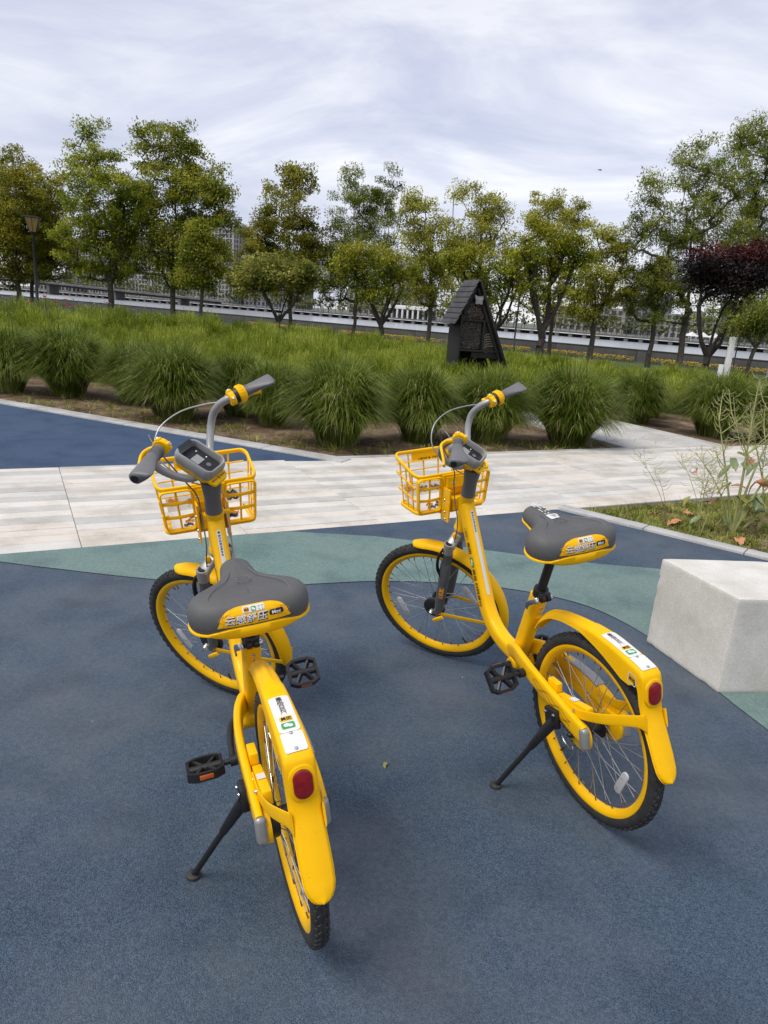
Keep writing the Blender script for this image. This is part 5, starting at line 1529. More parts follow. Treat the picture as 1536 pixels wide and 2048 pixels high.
def fender_mesh():
    mb = MB(); rings = []
    th = 0.0028
    for i, p in enumerate(F_PATH):
        s_ = F_S[i] / F_L
        w = float(np.interp(s_, *F_WID)) / 2; d = float(np.interp(s_, *F_DEP))
        q, tg = fender_at(F_S[i])
        nx, nz = tg[1], -tg[0]                           # outward normal
        if nx * (q[0] - 0.0) + nz * (q[1] - RW) < 0: nx, nz = -nx, -nz
        flat = 1.0 if .38 < s_ < .66 else 0.0
        rc = 0.012 if flat else (min(0.018, w * .75) if s_ < .5 else 0.0085)
        cro = 0.0012 if flat else (0.006 if s_ < .5 else 0.0032)
        sec = []
        for k in range(5):                               # left side up
            sec.append((w + 0.002 * (1 - k / 4), -d + (d - rc) * k / 4))
        for k in range(1, 5):
            a = R(90 * k / 4); sec.append((w - rc + rc * math.cos(a), -rc + rc * math.sin(a) * 1.0))
        for k in range(1, 6):
            f_ = k / 6; y = (w - rc) * (1 - 2 * f_); sec.append((y, cro * (1 - (y / (w - rc)) ** 2)))
        full = sec + [(-a, b) for a, b in reversed(sec[:9])]
        inner = [(a * (w - th) / w, b - th if b > -rc * 1.2 else b) for a, b in reversed(full)]
        ring = [(q[0] + nx * b, a, q[1] + nz * b) for a, b in full + inner]
        rings.append(ring)
    mb.loft(rings, caps=True)
    return mb.mesh(M_YELP, 'rear_fender', angle=45)
ME_FEND = fender_mesh()
def on_fender(u, v, s0, off=0.0012):
    """u across (to the right seen from behind), v along towards the tail light"""
    q, tg = fender_at(s0 + v)
    nx, nz = tg[1], -tg[0]
    if nx * q[0] + nz * (q[1] - RW) < 0: nx, nz = -nx, -nz
    s_ = (s0 + v) / F_L
    w = float(np.interp(s_, *F_WID)) / 2
    cro = 0.0012 if .38 < s_ < .66 else 0.006
    rc = 0.012 if .38 < s_ < .66 else 0.018
    h = cro * (1 - min(1, (abs(u) / (w - rc)) ** 2)) + off
    return (q[0] + nx * h, -u, q[1] + nz * h)

def bolt(mb, c, d, r=0.0055, h=0.004, m=0):
    c = np.array(c, float); d = unit(d)
    mb.tube([c, c + d * h * .6, c + d * h], [r, r * .9, r * .45], n=10, m=m)

def grip_mesh(sgn):
    """ergonomic grip with a palm wing, from the clamp outwards"""
    a = np.array((0.690, sgn * 0.186, 1.170)); b = np.array((0.650, 0.330, 1.160)) if sgn > 0 else np.array((0.622, -0.288, 1.178))
    mb = MB(); ax = unit(b - a); L = np.linalg.norm(b - a)
    upv = np.array((0, 0, 1.0)); back = unit(np.cross(ax, upv)) * (-1 if sgn > 0 else 1)
    if back[0] > 0: back = -back
    upv = unit(np.cross(back, ax)); upv = upv if upv[2] > 0 else -upv
    rings = []
    for t, r, wing in ((0, .0165, 0), (.02, .0180, 0), (.10, .0175, 0), (.28, .0170, .002), (.45, .0172, .008), (.62, .0178, .018), (.78, .0182, .026), (.90, .0186, .029), (.97, .0180, .027), (1.0, .014, .020)):
        c = a + ax * L * t; ring = []
        for k in range(20):
            q = 2 * math.pi * k / 20
            u_, w_ = math.cos(q), math.sin(q)
            ext = wing * max(0, u_) ** 1.5
            flat = 1.0 - 0.42 * (wing / .029) * max(0, u_) ** 1.2
            ring.append(c + back * (r * u_ + ext) + upv * (r * w_ * flat))
        rings.append(ring)
    mb.loft(rings)
    return mb, a, b, ax, back, upv

def build_bike(loc, psi, lean, steer, drop, crank, label, sad_sticker, spin):
    root = bpy.data.objects.new('bicycle', None); root.empty_display_size = .3
    COL.objects.link(root)
    root.matrix_world = Matrix.Translation((loc[0], loc[1], 0)) @ Matrix.Rotation(psi, 4, 'Z') @ Matrix.Rotation(-lean, 4, 'X')
    tag(root, label, 'bicycle', 'yellow shared bicycles parked on the rubber floor')
    SM = steer_matrix(steer)
    Y = (0, 1, 0)
    # ---------------- frame
    tube_path = cr([(.803, 0, .815), (.7925, 0, .788), (.722, 0, .630), (.668, 0, .508), (.632, 0, .438), (.585, 0, .388), (.525, 0, .360), (.46, 0, .350), (.405, 0, .350)], 6)
    n_ = len(tube_path)
    main = MB().sweep(tube_path, lambda i: rrect(.053, .068 - .006 * i / n_, 3.4, 24), side=Y).build('main_tube', M_YEL, root)
    # weld bead and top plate
    MB().sweep([(.815, 0, .842), (.800, 0, .806)], rrect(.050, .060, 4, 20), side=Y).build('tube_collar', M_YEL, root)
    hd = unit((.789 - .845, 0, .855 - .695))
    ht, hb = np.array((.787, 0, .857)), np.array((.843, 0, .700))
    mb = MB(); mb.tube([hb, hb + (ht - hb) * .06, hb + (ht - hb) * .1, hb + (ht - hb) * .9, hb + (ht - hb) * .94, ht], [.031, .031, .0275, .0275, .0300, .0300], n=24)
    mb.build('head_tube', M_YEL, root)
    st0, st1 = np.array((.412, 0, .345)), np.array((.296, 0, .637))
    seat_dir = unit(st1 - st0)
    MB().sweep([st0, st0 + (st1 - st0) * .5, st1], rrect(.052, .056, 3.0, 24), side=Y).build('seat_tube', M_YEL, root)
    mb = MB(); mb.lathe([(.001, -.042), (.026, -.042), (.028, -.036), (.028, .036), (.026, .042), (.001, .042)], 'y', 28, c=(.40, 0, .325)); mb.build('bottom_bracket', M_YEL, root)
    for sg in (1, -1):
        pth = cr([(.425, sg * .026, .372), (.37, sg * .040, .395), (.31, sg * .058, .402), (.23, sg * .071, .396), (.14, sg * .076, .382), (.05, sg * .0765, .364), (-.02, sg * .0765, .350), (-.062, sg * .0765, .343)], 5)
        nn_ = len(pth)
        cs = MB().sweep(pth, lambda i: rrect(.025 - .003 * i / nn_, .052 + .012 * math.sin(min(1, i / nn_ * 1.15) * math.pi * .5), 3.6, 20), side=Y).build('chainstay', M_YEL, root)
        if sg == 1:
            # printed contour lines and end cap on the visible left stay
            for k, (z0, am) in enumerate(((.012, .006), (.002, .009), (-.010, .008))):
                m2 = MB(); pts = []
                for i in range(24):
                    x = .19 - .20 * i / 23
                    zc = float(np.interp(x, [-.02, .05, .14, .23], [.350, .364, .382, .396]))
                    pts.append((x, .0895 if abs(z0) < .011 else .0888, zc + z0 + am * math.sin(i * .8 + k * 1.7) * .8))
                m2.sweep(pts, rrect(.0008, .0007, 4, 8), side=Y); m2.build('print_line', M_INK, cs)
        cap = MB().box((-.066, sg * .0765, .334), (.030, .028, .072), rot=Matrix.Rotation(R(8), 3, 'Y'), bev=.012, seg=4).build('end_cap', M_SILV, root)
        # dropout plate behind the stay
        mb = MB(); mb.prism([(q[0], q[1]) for q in rpoly(.105, .090, .042, 8)], -.007, .007, bev=.002, M=Matrix.Translation((-.022, sg * .058, .316)) @ Matrix.Rotation(R(90), 4, 'X')); mb.build('dropout', M_YEL, root)
        mb = MB(); bolt(mb, (0, sg * .064, .305), (0, sg, 0), .012, .022); mb.build('axle_nut', M_BLK, root)
    # stay bracket and lock case on the inner left side
    mb = MB().box((.118, .054, .400), (.050, .022, .050), bev=.003); mb.build('bracket', M_YEL, root)
    lk = MB().box((.015, .051, .392), (.150, .024, .036), rot=Matrix.Rotation(R(12), 3, 'Y'), bev=.004).build('lock_case', M_YELP, root)
    mb = MB(); mb.box((.022, .051, .4112), (.028, .020, .0012), rot=Matrix.Rotation(R(12), 3, 'Y')); mb.build('sticker', M_STK, lk)
    # drive cover on the right side
    cv = [(.36, .385), (.20, .418), (.05, .402), (-.02, .372), (-.055, .335), (-.045, .290), (-.005, .268), (.05, .282), (.20, .318), (.38, .290), (.44, .31), (.43, .36)]
    cvp = [tuple(q) for q in cr([np.array(q) for q in cv], 4, closed=True)]
    dc = MB().prism(cvp, -.010, .012, bev=.004, M=Matrix.Translation((0, -.080, 0)) @ Matrix.Rotation(R(90), 4, 'X')).build('drive_cover', M_YELP, root)
    MB().sweep(cr([(.34, -.074, .392), (.22, -.076, .416), (.12, -.078, .414), (.06, -.078, .404)], 6), rrect(.034, .008, 4, 12), side=Y).build('cover_top', M_SILV, dc)
    mb = MB(); mb.lathe([(.001, -.016), (.038, -.016), (.046, -.010), (.046, .006), (.001, .006)], 'y', 36, c=(-.012, -.078, .315)); mb.build('gear_cover', M_SILV, root)
    mb = MB(); bolt(mb, (-.005, -.093, .308), (0, -1, 0), .010, .014); mb.build('axle_nut', M_BLK, root)
    # ---------------- seat
    cl = st1 + seat_dir * .008
    mb = MB(); mb.tube([cl - seat_dir * .016, cl + seat_dir * .022], .0245, n=24)
    for sg in (1, -1): mb.cyl(cl + np.array((-.030, sg * .016, -.006)), cl + np.array((-.030, sg * .004, -.006)), .013, n=16)
    mb.box(tuple(cl + np.array((-.022, 0, -.002))), (.026, .040, .030), bev=.004)
    cla = mb.build('seat_clamp', M_BLK, root)
    MB().sweep(cr([cl + np.array((-.030, .022, -.006)), cl + np.array((-.036, .034, -.004)), cl + np.array((-.022, .042, -.012)), cl + np.array((.004, .044, -.030)), cl + np.array((.016, .042, -.050))], 5), rrect(.006, .019, 4, 12), side=Y).build('clamp_lever', M_STEEL, cla)
    mb = MB(); bolt(mb, cl + np.array((-.030, -.017, -.006)), (0, -1, 0), .011, .010); mb.build('clamp_nut', M_STEEL, cla)
    mb = MB()
    for k in (0, 1):
        c = st1 - seat_dir * (.034 + .021 * k) + np.array((-.0255, 0, -.011)); bolt(mb, c, (-seat_dir[2], 0, seat_dir[0]), .0062, .004)
    mb.build('bolt_pair', M_STEEL, root)
    spos = np.array((.060, .009, .857)) - seat_dir * drop
    top_of_post = spos + np.array((.185, 0, .004))
    lp = st1 + seat_dir * (.228 - drop)
    MB().cyl(st1 - seat_dir * .02, lp, .0155, n=20).build('seat_post', M_BLK, root)
    SMx = Matrix.Translation(tuple(spos)) @ Matrix.Rotation(R(-5), 4, 'Y') @ Matrix.Diagonal((1.09, 1.11, 1.0, 1.0))
    sad = link('saddle', ME_SADDLE, root, SMx)
    link('saddle_shell', ME_SHELL, sad)
    MB().box((.165, 0, -.014), (.10, .055, .032), bev=.006).build('saddle_clamp', M_BLK, sad)
    # seam lines pressed into the foam
    for sg in (1, -1):
        pts = [(.018, sg * .078, .052), (.030, sg * .088, .0668), (.060, sg * .085, .0772), (.095, sg * .066, .0762), (.125, sg * .040, .0730), (.155, sg * .028, .0700), (.185, sg * .024, .0660)]
        # follow the crown
        MB().tube(cr(pts, 5), .0011, n=5).build('seam', M_GREYP, sad)
    # rear label
    v2 = []; f2 = []
    nu, nv = 36, 6
    for j in range(nv + 1):
        for i in range(nu + 1):
            t = -math.cos(math.pi * i / nu)
            vtop = .31 + .61 * max(0.0, 1 - abs(t) ** 4.0) ** .36
            v2.append((t * (.080 - .006 * j / nv), .31 + (vtop - .31) * j / nv))
    for j in range(nv):
        for i in range(nu):
            a = j * (nu + 1) + i; f2.append((a, a + 1, a + nu + 2, a + nu + 1))
    lab = decal('rear_label', v2, f2, lambda u, v: saddle_back(u, v, .0018), M_YELP, sad)
    pts = [saddle_back(.083 * q, .295, .0022) for q in np.linspace(-1, 1, 25)]
    MB().tube(pts, .0011, n=5).build('label_gap', M_INK, lab)
    SH = .072
    t2, tf = text2d('云感舒压', .0225, offset=.030, shear=.12)
    decal('lettering', t2, tf, lambda u, v: saddle_back(u - .0165 + .0013, .535 + (v - .0014) / SH + (u) * .0, .0024), M_INK, lab)
    t2, tf = text2d('云感舒压', .0225, offset=.014, shear=.12)
    decal('lettering', t2, tf, lambda u, v: saddle_back(u - .0165, .550 + v / SH, .0032), M_INKW, lab)
    p2, pf = patch2d(.031, .0135, .0045, 8, 4)
    decal('label_badge', p2, pf, lambda u, v: saddle_back(u + .0475, .575 + v / SH, .0025), M_INK, lab)
    t2, tf = text2d('Max', .0115, offset=.02)
    decal('lettering', t2, tf, lambda u, v: saddle_back(u + .0475, .575 + v / SH, .0031), M_INKW, lab)
    p2, pf = patch2d(.048, .0125, .004, 10, 3)
    decal('label_badge', p2, pf, lambda u, v: saddle_back(u, .815 + v / SH, .0025), M_STK, lab)
    for (cx_, mt) in ((-.0155, M_OPRT), (0.0, M_GREEN)):
        p2, pf = patch2d(.0105, .0092, .0025, 4, 3)
        decal('label_badge', p2, pf, lambda u, v, c=cx_: saddle_back(u + c, .815 + v / SH, .0031), mt, lab)
    t2, tf = text2d('美团', .0052, offset=.02); decal('lettering', t2, tf, lambda u, v: saddle_back(u - .0155, .815 + v / SH, .0036), M_INK, lab)
    for (a, b, r) in ((-.0012, .0008, .0030), (.0016, -.0010, .0024)):
        q = [(a + r * math.cos(k * math.pi / 5), b + r * .8 * math.sin(k * math.pi / 5)) for k in range(10)]
        decal('label_badge', q, [tuple(range(10))], lambda u, v: saddle_back(u, .815 + v / SH, .0036), M_INKW, lab)
    for (a, b) in ((1, 1), (1, -1), (-1, 1), (-1, -1)):
        q = [(.0155 + a * .0045, b * .0040), (.0155 + a * .0022, b * .0040), (.0155 + a * .0022, b * .0032), (.0155 + a * .0037, b * .0032), (.0155 + a * .0037, b * .0018), (.0155 + a * .0045, b * .0018)]
        decal('label_badge', q, [tuple(range(6))], lambda u, v: saddle_back(u, .815 + v / SH, .0036), M_INK, lab)
    # printed curves left and right on the label
    for sg in (-1, 1):
        for k in range(4):
            pts = [saddle_back(sg * (.046 + .008 * k + .006 * math.sin(i * .9 + k)), .36 + .38 * i / 9, .0022) for i in range(10)]
            MB().tube(pts, .00035, n=4).build('label_line', M_OPRT, lab)
    # pressed mark on the top
    mb = MB(); q = rpoly(.030, .024, .008, 5)
    mb.tube([(.120 + b, a, .0735) for a, b in q], .0011, n=5, closed=True); mb.build('pressed_mark', M_GREYP, sad)
    if sad_sticker:
        def stop(x, y): return (x, y, s_b(x) + s_h(x) + .0042 - .006 * math.exp(-((x - .125) / .05) ** 2) - (y / .05) ** 2 * .006)
        p2, pf = patch2d(.034, .044, .003, 6, 6)
        bad = decal('sticker', p2, pf, lambda u, v: stop(.158 + v * .7, -.004 - u), M_STK, sad)
        for k in range(3):
            p2, pf = patch2d(.020 - .004 * k, .0025, .0, 3, 1)
            decal('lettering', p2, pf, lambda u, v, k=k: tuple(np.array(stop(.166 - .006 * k + v, -.006 - u)) + np.array((0, 0, .0006))), M_GREYP, bad)
        gg = random.Random(4)
        for r_ in range(3):
            for k in range(11):
                p2, pf = patch2d(.0052, gg.uniform(.003, .007), .0, 1, 1)
                dx_ = .182 + .0078 * k; dy_ = -.012 + .0105 * r_
                if gg.random() < .25: continue
                decal('sticker', p2, pf, lambda u, v, a=dx_, b=dy_: stop(a + u, b + v - .001), M_STK, sad)
    # ---------------- rear fender
    fen = link('rear_fender', ME_FEND, root)
    for sg in (1, -1):
        pth = cr([(-.262, sg * .0345, .500), (-.235, sg * .0400, .492), (-.190, sg * .0500, .470), (-.130, sg * .0590, .438), (-.060, sg * .0640, .405), (-.010, sg * .0655, .388), (.060, sg * .0660, .386)], 5)
        m_ = len(pth)
        MB().sweep(pth, lambda i: rrect(.0055, .034 + .020 * max(0, 1 - i / 7) ** 2 - .006 * i / m_, 3.0, 14), side=Y).build('fender_stay', M_YELP, fen)
        for x, z in ((.045, .388), (.000, .388)):
            mb = MB(); bolt(mb, (x, sg * .0690, z), (0, sg, 0), .0062, .006); mb.build('stay_bolt', M_STEEL, fen)
    MB().box((.316, 0, .548), (.040, .022, .026), rot=Matrix.Rotation(R(40), 3, 'Y'), bev=.005).build('fender_bracket', M_YEL, fen)
    # tail light and its bezel, facing backwards
    tl = Matrix.Translation((-.2415, 0, .577)) @ Matrix.Rotation(R(-90), 4, 'Y') @ Matrix.Rotation(R(90), 4, 'Z')
    tl = Matrix(((0, 0, -1, -.2440), (1, 0, 0, 0), (0, 1, 0, .576), (0, 0, 0, 1))) @ Matrix.Rotation(R(-7), 4, 'X')
    MB().prism(rpoly(.058, .082, .0285, 8), -.006, .0030, bev=.0022, M=tl).build('light_bezel', M_YELP, fen)
    lens = MB().prism(rpoly(.042, .066, .0208, 8), .0, .0075, bev=.003, M=tl).build('tail_light', M_RED, fen)
    # long white sticker with the print, then the blank riveted plate
    S0 = next(F_S[i] for i in range(len(F_PATH)) if F_PATH[i][0] < -.043)
    SL = .122
    p2, pf = patch2d(.046, SL, .009, 6, 18)
    st = decal('sticker', p2, pf, lambda u, v: on_fender(u, SL / 2 - v, S0, .0014), M_STK, fen)
    def fs(u, v, s_at, o=.0020): return on_fender(u, s_at - v, S0, o + .0003)
    for ch, sz, cur in (('美', .0135, .0105), ('团', .0135, .0205), ('App', .0095, .0295), ('扫', .0135, .0385), ('一', .0125, .0462), ('扫', .0135, .0540)):
        t2, tf = text2d(ch, sz, offset=.010)
        decal('lettering', t2, tf, lambda u, v, c=cur: fs(u, v, c), M_INK, st)
    cur = .0665
    for sg in (-1, 1):
        q = [(sg * .0052, -.0042), (sg * .0060, -.0042), (sg * .0066, .0018), (sg * .0030, .0044), (sg * .0028, .0036), (sg * .0058, .0014)]
        decal('lettering', q, [tuple(range(6))], lambda u, v, c=cur - .002: fs(u, v, c), M_RUST, st)
    p2, pf = patch2d(.029, .0155, .004, 5, 4); decal('badge', p2, pf, lambda u, v: fs(u, v, .0815, .0016), M_YPRT, st)
    t2, tf = text2d('美团', .0118, offset=.02); decal('lettering', t2, tf, lambda u, v: fs(u, v, .0815, .0022), M_INK, st)
    p2, pf = patch2d(.029, .0195, .004, 5, 4); decal('badge', p2, pf, lambda u, v: fs(u, v, .1030, .0016), M_GREEN, st)
    for (a, b, r) in ((-.0030, .0012, .0068), (.0048, -.0016, .0056)):
        q = [(a + r * math.cos(k * math.pi / 8), b + r * .78 * math.sin(k * math.pi / 8)) for k in range(16)]
        decal('badge', q, [tuple(range(16))], lambda u, v: fs(u, v, .1030, .0022), M_INKW, st)
    P0 = S0 + SL + .0015
    mb = MB(); p2, pf = patch2d(.048, .054, .005, 4, 6)
    plate = decal('plate', p2, pf, lambda u, v: on_fender(u, .027 - v, P0, .0022), M_STK, fen)
    for vv in (.004, .0475):
        c = on_fender(0, vv, P0, .002); mb = MB(); bolt(mb, c, (0.1, 0, 1), .0042, .0034); mb.build('plate_screw', M_STEEL, fen)
    # side logo on the tail box
    for sg in (1, -1):
        Ms = lambda u, v, o=.0012, sg=sg: (-.198 - sg * (-u) * (1) * 1.0 if False else -.198 - u * sg, sg * (.0355 + o), .603 + v - .12 * u * sg)
        q = rpoly(.032, .034, .006, 4); qi = rpoly(.027, .029, .005, 4)
        mb = MB(); k = len(q); mb.add([Ms(*p) for p in q] + [Ms(*p) for p in qi], [(i, (i + 1) % k, k + (i + 1) % k, k + i) for i in range(k)])
        lg = mb.build('logo', M_STK, fen, smooth=False, fix=False)
        t2, tf = text2d('美团', .0125, offset=.02); decal('lettering', t2, tf, lambda u, v: Ms(u, v, .0016), M_INK, lg)
    # ---------------- wheels
    make_wheel('rear_wheel', root, Matrix.Translation((0, 0, RW)), spin, ((R(152), 85),))
    make_wheel('front_wheel', root, SM @ Matrix.Translation((WB, 0, RW)), spin + 1.1, ((R(200), 85), (R(12), 85)))
    # roller brake drums
    mb = MB(); mb.lathe([(.001, .0), (.047, .0), (.050, .006), (.050, .018), (.044, .024), (.001, .024)], 'y', 32, c=(0, .028, RW))
    for k in range(16): a = k * math.pi / 8; mb.box((math.cos(a) * .043, .054, RW + math.sin(a) * .043), (.008, .006, .004), rot=Matrix.Rotation(-a, 3, 'Y'))
    mb.build('brake_drum', M_BLK, root)
    mb = MB(); mb.lathe([(.001, .0), (.044, .0), (.048, .006), (.048, .018), (.040, .024), (.001, .024)], 'y', 32, c=(WB, .022, RW)); fbd = mb.build('brake_drum', M_BLK, root, SM)
    # ---------------- fork (turned with the bar)
    axd = Vector((-math.cos(HEADA), 0, math.sin(HEADA)))
    cb = np.array((.8515, 0, .668))
    mb = MB(); mb.tube([cb - np.array(axd) * .012, cb + np.array(axd) * .034], [.029, .026], n=20)
    mb.sweep(cr([(.872, .070, .650), (.866, .050, .664), (.856, .020, .676), (.852, 0, .678), (.856, -.020, .676), (.866, -.050, .664), (.872, -.070, .650)], 4), rrect(.040, .030, 3.2, 16), side=(1, 0, .35))
    crown = mb.build('fork_crown', M_SILV, root, SM)
    for sg in (1, -1):
        tp = np.array((.873, sg * .067, .664)); fwd = unit(np.array((1.000, sg * .060, .300)) - tp)
        mb = MB(); mb.tube([tp - fwd * .004, tp + fwd * .004, tp + fwd * .045], [.021, .0215, .0205], n=20); mb.build('crown_socket', M_SILV, crown)
        mb = MB(); mb.tube([tp - fwd * .0075, tp - fwd * .0035], [.0135, .0155], n=18); mb.build('fork_cap', M_BLK, crown)
        p1 = tp + fwd * .04; p2_ = tp + fwd * .115
        mb = MB(); mb.tube([p1, p1 + fwd * .004, p2_], [.0175, .0165, .0165], n=18); lg = mb.build('fork_leg', M_NECK, root, SM)
        q0 = tp + fwd * .095
        pth = [q0, q0 + fwd * .012, q0 + fwd * .10, q0 + fwd * .20, q0 + fwd * .27, np.array((1.012, sg * .060, .292))]
        MB().sweep(pth, lambda i: [(a * k_, b * k_) for a, b in rrect(.032, .044, 2.8, 18) for k_ in ((.80, 1, 1, .92, .84, .70)[i],)], side=Y).build('lower_leg', M_NECK, lg)
        # guard loop in front of the stanchion
        MB().sweep(cr([tp + fwd * .02 + np.array((.020, sg * .012, .0)), tp + fwd * .06 + np.array((.034, sg * .014, 0)), tp + fwd * .12 + np.array((.032, sg * .012, 0)), tp + fwd * .17 + np.array((.012, sg * .006, 0))], 5), rrect(.018, .010, 3, 10), side=Y).build('leg_guard', M_BLK, lg)
        if sg == 1:
            c0 = tp + fwd * .26
            MB().box(tuple(c0 + np.array((-.004, .0150, 0))), (.020, .0025, .060), rot=Matrix.Rotation(R(-19), 3, 'Y'), bev=.001).build('leg_sticker', M_OPRT, lg)
            for k in range(4):
                MB().box(tuple(c0 + fwd * (.022 * k - .030) + np.array((-.002, .0165, 0))), (.013, .0022, .005), rot=Matrix.Rotation(R(-19 + 25 * (k % 2)), 3, 'Y')).build('leg_print', M_STEEL, lg)
        mb = MB(); bolt(mb, (WB, sg * .060, RW), (0, sg, 0), .011, .020); mb.build('axle_nut', M_STEEL, root, SM)
    MB().box((1.000, .075, .275), (.055, .010, .016), rot=Matrix.Rotation(R(25), 3, 'Y'), bev=.003).build('brake_arm', M_YEL, root, SM)
    # front fender
    rings = []; mb = MB()
    angs = np.linspace(82, 197, 26)
    for i, a in enumerate(angs):
        e0 = min(1, (i + .35) / 2.2); e1 = min(1, (25 - i + .4) / 2.4)
        w = .0330 * math.sqrt(max(0.05, 1 - (1 - min(e0, e1)) ** 2))
        r = .320; ca_, sa_ = math.cos(R(a)), math.sin(R(a))
        sec = [(w * math.cos(q), -.018 + .022 * math.sin(q)) for q in np.linspace(0.05, math.pi - .05, 13)]
        sec += [(w * .92 * math.cos(q), -.0208 + .022 * math.sin(q)) for q in np.linspace(math.pi - .05, .05, 13)]
        rings.append([(WB + ca_ * (r + b), y_, RW + sa_ * (r + b)) for y_, b in sec])
    mb.loft(rings); ff = mb.build('front_fender', M_YELP, root, SM, angle=50)
    for sg in (1, -1):
        pth = [(1.000, sg * .064, .298), (.93, sg * .062, .288), (.80, sg * .046, .262), (.722, sg * .034, .250)]
        MB().sweep(cr(pth, 4), rrect(.004, .018, 3, 10), side=Y).build('fender_stay', M_YELP, ff)
        mb = MB(); bolt(mb, (.995, sg * .066, .298), (0, sg, 0), .005, .005); mb.build('stay_bolt', M_STEEL, ff)
    # ---------------- neck, console, bar
    n0, n1 = np.array((.7845, 0, .858)), np.array((.752, 0, .948))
    mb = MB(); mb.tube([n0, n0 + (n1 - n0) * .05, n0 + (n1 - n0) * .6, n1 + (n1 - n0) * .28], [.0285, .0275, .0262, .034], n=24); mb.build('stem', M_NECK, root, SM)
    # console: rounded tray, sloping towards the rider
    cA, cB = np.array((.800, 0, 1.094)), np.array((.694, 0, 1.008))
    ex = unit(cB - cA)                                      # towards the rider
    ez = np.array((-ex[2], 0, ex[0])); ez = ez if ez[2] > 0 else -ez
    ctr = (cA + cB) / 2
    Lc = np.linalg.norm(cB - cA)
    MC = Matrix(((ex[0], 0, ez[0], ctr[0]), (ex[1], 1, ez[1], ctr[1]), (ex[2], 0, ez[2], ctr[2]), (0, 0, 0, 1)))
    # MC: x towards rider, y left, z out of the face
    con = None
    ringsb = []
    for (sx, sy, z, ox) in ((.62, .50, -.070, -.006), (.90, .84, -.050, -.002), (.98, .96, -.032, 0), (.98, .96, -.026, 0)):
        ringsb.append([MC @ Vector((a + ox, b, z)) for a, b in rpoly(Lc * sx, .096 * sy, .020, 5)])
    mb = MB(); mb.loft(ringsb); con = mb.build('console', M_YELP, root, SM, angle=50)
    ringsb = []
    for (sx, sy, z, r_) in ((.99, .97, -.028, .022), (1.03, 1.02, -.016, .024), (1.03, 1.02, -.006, .024), (.99, .97, .004, .022), (.955, .91, .0075, .020), (.90, .84, .0065, .018), (.86, .79, .0, .016), (.85, .77, -.014, .015)):
        dz = 0
        ring = []
        for a, b in rpoly(Lc * sx, .098 * sy, r_, 5):
            low_ = 0.010 * max(0, -a / (Lc / 2)) if z > -.02 and False else 0
            # side walls rise in the middle like armrests
            arm = .0075 * math.exp(-((a - .012) / .034) ** 2) if z > -.004 and abs(b) > .030 else 0
            ring.append(MC @ Vector((a, b, z + arm - low_)))
        ringsb.append(ring)
    mb = MB(); mb.loft(ringsb, caps=True); mb.build('console_rim', M_SILV, con, None, angle=50)
    fl = [MC @ Vector((a + .006, b, -.0125)) for a, b in rpoly(Lc * .855, .0775, .014, 5)]
    def cface(u, v, z): return MC @ Vector((v, -u, z))
    # floor of the tray, upper bar window, screen, sensor, screws
    def cpatch(name, w, h, r, cu_, cv_, z, mat):
        p2, pf = patch2d(w, h, r, 6, 5)
        return decal(name, p2, pf, lambda u, v: cface(u + cu_, cv_ - v, z), mat, con)
    cpatch('tray_floor', .0765, Lc * .84, .014, 0, 0.004, -.0128, M_BLK)
    cpatch('window', .060, .015, .006, 0, -Lc * .445, .0078, M_BLK)
    cpatch('screen', .034, .030, .001, -.004, -.006, -.0112, M_SCR)
    p2, pf = patch2d(.016, .016, .0078, 6, 6); decal('sensor', p2, pf, lambda u, v: cface(u + .004, .030 - v, -.0110), M_GREYP, con)
    mb = MB()
    for (a, b) in ((.022, -.030), (-.028, -.026), (.026, .006)):
        bolt(mb, cface(a, b, -.0125), tuple(ez), .0034, .003)
    mb.build('screw', M_STEEL, con)
    # yellow tongue under the console with its print
    tng = []
    for (a, w, z) in ((Lc / 2 - .022, .074, -.0300), (Lc / 2 + .002, .078, -.0300), (Lc / 2 + .014, .070, -.0330), (Lc / 2 + .0200, .052, -.0365)):
        tng.append([MC @ Vector((a, w / 2 * q, z + dz_)) for q, dz_ in ((-1, 0), (-.5, .001), (0, .0015), (.5, .001), (1, 0), (1, -.008), (0, -.010), (-1, -.008))])
    mb = MB(); mb.loft(tng); tg_ = mb.build('tongue', M_YELP, con, None, angle=50)
    for cx_, s_ in ((-.020, '美团扫码'), (.020, '美团单车')):
        t2, tf = text2d(s_, .0068, offset=.01); decal('lettering', t2, tf, lambda u, v, c=cx_: MC @ Vector((Lc / 2 + .007 - v, -(u + c), -.0285)), M_INK, tg_)
    q = rpoly(.0045, .011, .001, 2); decal('lettering', q, [tuple(range(len(q)))], lambda u, v: MC @ Vector((Lc / 2 + .007 - v, -u, -.0283)), M_INK, tg_)
    bar_half = [(.768, .030, .998), (.776, .062, 1.012), (.790, .098, 1.046), (.793, .130, 1.088), (.778, .148, 1.128), (.744, .156, 1.156), (.712, .166, 1.168), (.692, .186, 1.170)]
    full = [np.array((x, -y, z)) for x, y, z in reversed(bar_half)] + [np.array(q) for q in bar_half]
    MB().tube(cr(full, 6), .0122, n=16).build('handlebar', M_SILV, root, SM)
    for sg in (1, -1):
        mb, ga, gb, ax, back, upv = grip_mesh(sg)
        gr = mb.build('grip', M_GREYP, root, SM, angle=60)
        mb = MB()
        for k in range(5):
            c = ga + ax * (.012 + .0065 * k); mb.tube([c + back * (.0186 * math.cos(q)) + upv * (.0186 * math.sin(q)) for q in np.linspace(-.9, 2.2, 8)], .0007, n=4)
        mb.build('grip_rib', M_GREYP, gr)
        mb = MB(); mb.tube([gb + ax * -.001, gb + ax * .0015], [.0115, .0105], n=16); mb.build('grip_end', M_BLK, gr)
        # yellow clamp with two bolts
        c0 = ga - ax * .028
